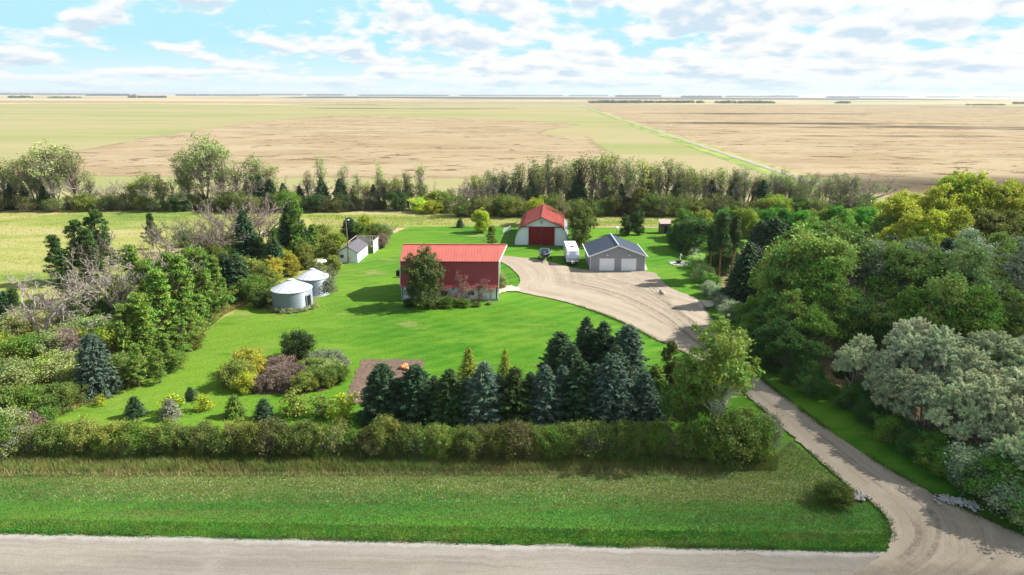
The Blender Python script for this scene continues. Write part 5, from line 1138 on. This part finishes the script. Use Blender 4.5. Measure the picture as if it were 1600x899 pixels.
for x, yb, yt, cl in ((1330, 662, 625, 'dark'), (1360, 690, 650, 'mid'), (1395, 710, 668, 'dark'), (1425, 728, 680, 'mid'), (1460, 748, 700, 'mid'), (1495, 765, 700, 'grey'), (1525, 785, 715, 'mid'), (1550, 800, 730, 'grey'), (1580, 815, 740, 'grey'), (1600, 828, 745, 'mid'), (1270, 618, 580, 'dark'), (1300, 640, 600, 'dark'), (1240, 600, 568, 'dark'), (1210, 580, 545, 'dark'), (1190, 560, 530, 'dark'), (1172, 535, 505, 'mid')): rw('shrub', x, yb, yt, cl, 1.2)
cnm['silver'] = 'silvery'; cnm['grey'] = 'grey-green'; cnm['bright'] = 'bright green'; cnm['lime'] = 'light green'; cnm['yellow'] = 'yellow'; cnm['gold'] = 'golden'; cnm['blue'] = 'blue'
for (nm, cl, sect), it in RW.items():
    number(it, cnm.get(cl, 'green')+' '+{'tree': 'leafy tree'}.get(nm, nm.replace('_tree', ''))+' in '+sect+' of the right wood', sect+' of right wood, '+nm.replace('_', ' ')+'s')
at('shrub', 1302, 786, 755, (.10, .14, .02), 'brown', 'grass_clump', 'dark olive clump of tall growth at left driveway culvert', 'clump', wide=1.5)

sheet('painted_shadow_band', [(-1900, 5600), (3800, 5300), (4600, 8800), (-2600, 9200)], .09, M['painted_shade'], 150, 8, 41)  # dark sheet laid on the plain, painted shade for the far cloud-shadow band
# ------------------------------------------------------------------ far woods and farmsteads on the plain
def wood(x0, x1, yb, hgt, seed, label, col, depth=60, ls=2.2):
    R = np.random.default_rng(seed); a = np.array(G(x0, yb)); b = np.array(G(x1, yb)); L = np.linalg.norm(b-a); n = int(min(16000, max(900, L*hgt*1.6)))
    nc = max(8, int(L/(hgt*.22))); ct = R.uniform(0, 1, nc); cd = R.uniform(0, depth, nc); ch = hgt*R.uniform(.45, 1.0, nc); k = R.integers(nc, size=n)
    u = rnd_unit(R, n)*(R.uniform(.3, 1, (n, 1))**.5); C = np.zeros((n, 3))
    C[:, 0] = a[0]+(b[0]-a[0])*ct[k]+u[:, 0]*ch[k]*.7; C[:, 1] = a[1]+(b[1]-a[1])*ct[k]+cd[k]+u[:, 1]*ch[k]*.7; C[:, 2] = np.maximum(.2, ch[k]*.52+u[:, 2]*ch[k]*.48)
    me = npmesh('distant_wood', leaf_quads(C, ls, R, 1.3), np.arange(n*4), 4, LEAF); o = bpy.data.objects.new('distant_wood', me); COL.objects.link(o); o.color = (*GREEN[col], 1); tag(o, label, 'wood', None, 'stuff')
wood(922, 1100, 161.5, 13, 1, 'long dark wood on the brown plain right of the track', 'dark'); wood(1123, 1213, 162, 13, 2, 'shorter dark wood right of the long one', 'dark'); wood(1308, 1330, 162, 11, 3, 'small round grove alone on right plain', 'dark', 20)
wood(1510, 1572, 165, 6, 4, 'low scrub strip on far right plain', 'olive', 20); wood(1588, 1620, 163, 11, 5, 'grove cut by the right edge on plain', 'dark', 20); wood(200, 256, 153.2, 17, 6, 'dark grove on left skyline below pale field', 'dark', 60, 3); wood(8, 42, 153.4, 17, 16, 'dark grove at far left of plain', 'dark', 60, 3); wood(75, 120, 153.4, 12, 17, 'thin grove left on the plain', 'dark', 60, 3)
wood(276, 345, 150, 26, 7, 'hazy grove left of centre skyline', 'dark', 120, 5)
Rr = random.Random(12)
for i, (x0, x1, yb, hg) in enumerate(((-20, 60, 146.8, 36), (60, 195, 147, 34), (400, 470, 147.7, 40), (480, 535, 148.2, 36), (560, 700, 148.6, 30), (720, 800, 148.6, 30), (800, 880, 148.7, 34), (890, 950, 149, 34), (965, 1032, 150.2, 38), (1070, 1128, 151.0, 30), (1140, 1200, 150.4, 30), (1205, 1248, 150.6, 38), (1300, 1345, 151.6, 26), (1350, 1420, 150.6, 34), (1455, 1500, 150.8, 34), (1528, 1580, 150.8, 40), (1590, 1700, 151, 34), (130, 200, 148.5, 24), (340, 400, 148.3, 26))):
    wood(x0, x1, yb+1.6, hg*.85, 40+i, 'hazy wood on the skyline, '+ORD[i]+' from left', 'dark', 200, 9)
def farm(x, yb, w_, h_, label):
    X, Y = G(x, yb); e = empty('farm_building', (X, Y, 0), 0, label, 'farm building'); m = MB(); m.box(-w_/2, w_/2, 0, w_*.6, 0, h_); m.build('wall', M['white_trim'], e)
    m = MB(); m.slab([(-w_/2, -1, h_), (w_/2, -1, h_), (w_/2, w_*.3, h_*1.4), (-w_/2, w_*.3, h_*1.4)], .4); m.slab([(w_/2, w_*.6+1, h_), (-w_/2, w_*.6+1, h_), (-w_/2, w_*.3, h_*1.4), (w_/2, w_*.3, h_*1.4)], .4); m.build('roof', M['weather_white'], e)
farm(533, 149.4, 40, 38, 'white farm building on the skyline left of centre'); farm(1250, 150.8, 24, 26, 'tiny pale farm building on the skyline at right')

# ------------------------------------------------------------------ grasses
def blades(name, pts, hgt, wid, R, col, label, lean=.35):
    n = len(pts); a = R.uniform(0, 2*math.pi, n); h = hgt*R.uniform(.55, 1.3, n); d = np.stack([np.cos(a), np.sin(a), np.zeros(n)], 1)*wid*.5
    t = np.stack([R.normal(size=n)*lean*h, R.normal(size=n)*lean*h, h], 1); V = np.stack([pts-d, pts+d, pts+t], 1).reshape(-1, 3)
    me = npmesh(name, V, np.arange(n*3), 3, BLADE); o = bpy.data.objects.new(name, me); COL.objects.link(o); o.color = (*col, 1); tag(o, label, 'grass', None, 'stuff')
def scatter(poly, n, R, z=.1):
    """random points inside a ground polygon"""
    p = np.array(poly); lo, hi = p.min(0), p.max(0); out_ = []; c = 0
    while c < n:
        q = R.uniform(lo, hi, (n*2, 2)); ins = np.zeros(len(q), bool)
        for i in range(len(p)):
            a, b_ = p[i], p[(i+1) % len(p)]; cond = (a[1] > q[:, 1]) != (b_[1] > q[:, 1])
            ins ^= cond & (q[:, 0] < (b_[0]-a[0])*(q[:, 1]-a[1])/(b_[1]-a[1]+1e-12)+a[0])
        q = q[ins]; out_.append(q); c += len(q)
    q = np.concatenate(out_)[:n]; return np.column_stack([q, np.full(n, z)])
R = np.random.default_rng(9)
blades('tall_grass', scatter(P((0, 740), (0, 704), (1215, 716), (1215, 738)), 42000, R, .12), .55, .05, R, (.19, .25, .055), 'tall seeding grass along the foot of the roadside hedge')
blades('tall_grass', scatter(P((0, 748), (0, 722), (1100, 728), (1100, 745)), 9000, R, .12), .5, .05, R, (.34, .30, .13), 'dry straw stalks in front of the roadside hedge')
blades('verge_grass', scatter(P((-40, 838), (-20, 722), (1205, 718), (1236, 692), (1286, 736), (1360, 797), (1388, 830), (1385, 862), (1000, 859), (600, 850)), 150000, R, .12), .13, .045, R, (.135, .205, .038), 'short mown grass of the roadside verge')
blades('cut_hay', scatter(P((-40, 785), (-20, 735), (1230, 735), (1300, 775), (1290, 792)), 15000, R, .12), .09, .07, R, (.42, .38, .20), 'cut dry hay strewn over the verge', 1.6)
blades('verge_grass', scatter(P((-40, 837), (-40, 812), (1380, 838), (1389, 850), (1386, 866), (1000, 861), (600, 851), (0, 837)), 34000, R, .12), .16, .05, R, (.10, .26, .035), 'lush bright grass along the road edge')
blades('weeds', scatter(P((1050, 858), (1100, 800), (1330, 800), (1335, 822), (1320, 850), (1250, 862)), 2500, R, .12), .15, .10, R, (.16, .34, .10), 'leafy weeds on the verge corner by the driveway')
def edge_tufts(E, n, hgt, col, label, w_=.22):
    c = np.array(E); sg = np.linalg.norm(np.diff(c, axis=0), axis=1); cum = np.concatenate([[0], np.cumsum(sg)]); s = R.uniform(0, cum[-1], n)
    cl_ = np.sin(s*.7)+np.sin(s*.23+1)+np.sin(s*1.9+2)*.6; s = s[cl_+R.normal(size=n)*.6 > -.4]
    x = np.interp(s, cum, c[:, 0]); y = np.interp(s, cum, c[:, 1]); m_ = len(s); blades('edge_grass', np.column_stack([x+R.normal(size=m_)*w_, y+R.normal(size=m_)*w_, np.full(m_, .2)]), hgt, .06, R, col, label, .5)
edge_tufts(DL[3:17], 9000, .14, (.07, .17, .02), 'ragged grass along left edge of the driveway'); edge_tufts(DR[3:16], 9000, .14, (.06, .15, .02), 'ragged grass along right edge of the driveway')
edge_tufts([(x, y+.1) for x, y in P((-40, 835), (0, 835.5), (1380, 866))], 14000, .14, (.08, .20, .03), 'ragged grass fringe where verge meets the road', .16)
edge = [(75, 660), (125, 638), (185, 615), (236, 588), (285, 548), (330, 512), (352, 492), (392, 474)]
blades('dry_grass', scatter(P(*edge, (385, 466), (340, 482), (300, 520), (262, 556), (215, 584), (165, 602), (100, 628), (55, 655)), 30000, R, .1), .5, .06, R, (.42, .36, .12), 'dry yellow grass between lawn and left wood')
blades('meadow_grass', scatter(P((-100, 335), (330, 335), (330, 380), (240, 400), (100, 420), (60, 470), (-200, 520)), 5000, R, .06), .3, .12, R, (.30, .31, .08), 'rough yellow-green grass of the left meadow')
blades('meadow_grass', scatter(P((480, 336), (700, 338), (1330, 345), (1040, 356), (640, 353), (610, 356), (560, 372), (500, 372)), 12000, R, .06), .35, .11, R, (.30, .36, .06), 'rough grass strip between back lawn and tree belt')
blades('lawn_grass', scatter(P((80, 655), (240, 590), (350, 498), (500, 478), (620, 440), (640, 480), (800, 480), (1000, 540), (860, 600), (560, 655)), 90000, R, .09), .05, .05, R, (.06, .22, .008), 'mown lawn grass around the shrub bed', .5)

# ------------------------------------------------------------------ clouds overhead (they stand outside the picture and cast the soft shadows seen on the land)
def cloudmat(name, t_):
    m, t, p = mat(name); m.node_tree.nodes.remove(p)
    d = t.new('ShaderNodeBsdfDiffuse'); d.inputs[0].default_value = (.9, .9, .9, 1); tr = t.new('ShaderNodeBsdfTransparent'); mx = t.new('ShaderNodeMixShader')
    lw_ = t.new('ShaderNodeLayerWeight'); lw_.inputs[0].default_value = .5
    f = t.math('MULTIPLY', t.math('SUBTRACT', 1.0, lw_.outputs['Facing']), t_); t.link(f, mx.inputs[0]); t.link(tr.outputs[0], mx.inputs[1]); t.link(d.outputs[0], mx.inputs[2]); t.link(mx.outputs[0], t.n['Material Output'].inputs[0])
    return m
CM = {k: cloudmat('cloud_'+str(k), v) for k, v in (('thin', .09), ('mid', .22), ('far', .50), ('thick', .75))}
def cloud(cx, cy, rx, ry, alt, dens_, seed, n=16):
    R = random.Random(seed); k = alt/SDIR.z; x = cx+SDIR.x*k; y = cy+SDIR.y*k; m = MB(); s = min(rx, ry)
    for i in range(n):
        a = R.uniform(0, 6.28); q = math.sqrt(R.random())*.85; rr_ = s*R.uniform(.28, .5)*(1.25-q*.6)
        m.blob((rx*q*math.cos(a), ry*q*math.sin(a), R.uniform(0, .1)*s), rr_, min(rx/s, 2.6) if rx > ry else 1, 1, .35, seed*50+i, .12, 3)
    o = m.build('cloud', CM[dens_], None, True); o.location = (x, y, alt); tag(o, kind='structure')
cloud(80, 74, 58, 42, 420, 'mid', 1, 26)
cloud(60, 60, 80, 22, 430, 'thin', 2, 22)
cloud(40, 44, 95, 18, 440, 'thin', 3, 20)
cloud(190, 250, 110, 45, 600, 'mid', 4)
for i, (px, py, rx, ry) in enumerate(((1240, 193, 200, 45), (1400, 213, 90, 16), (1180, 178, 220, 60), (1500, 200, 200, 40), (700, 153.2, 1700, 420), (1250, 155, 1900, 300), (560, 164, 300, 60), (660, 170, 260, 60), (450, 153.5, 800, 200), (1550, 168, 300, 50), (900, 152, 3000, 400))):
    X, Y = G(px, py); cloud(X, Y, rx, ry, 900 if i < 4 else 1900, 'thick' if i > 3 else 'far', 10+i, 14)

# ------------------------------------------------------------------ air
m, t, p = mat('air'); t.n.remove(p); v = t.new('ShaderNodeVolumePrincipled'); v.inputs['Color'].default_value = (.80, .88, 1, 1); v.inputs['Density'].default_value = 6e-5; v.inputs['Anisotropy'].default_value = .2
t.link(v.outputs[0], t.n['Material Output'].inputs['Volume'])
hb = MB(); hb.box(-46000, 46000, -400, 61000, -1, 60); hz_ = hb.build('haze', m); tag(hz_, 'thin pale air haze over the plain', 'haze', None, 'stuff')

for (text_, group_), items_ in NUM.items(): number_(items_, text_, group_)
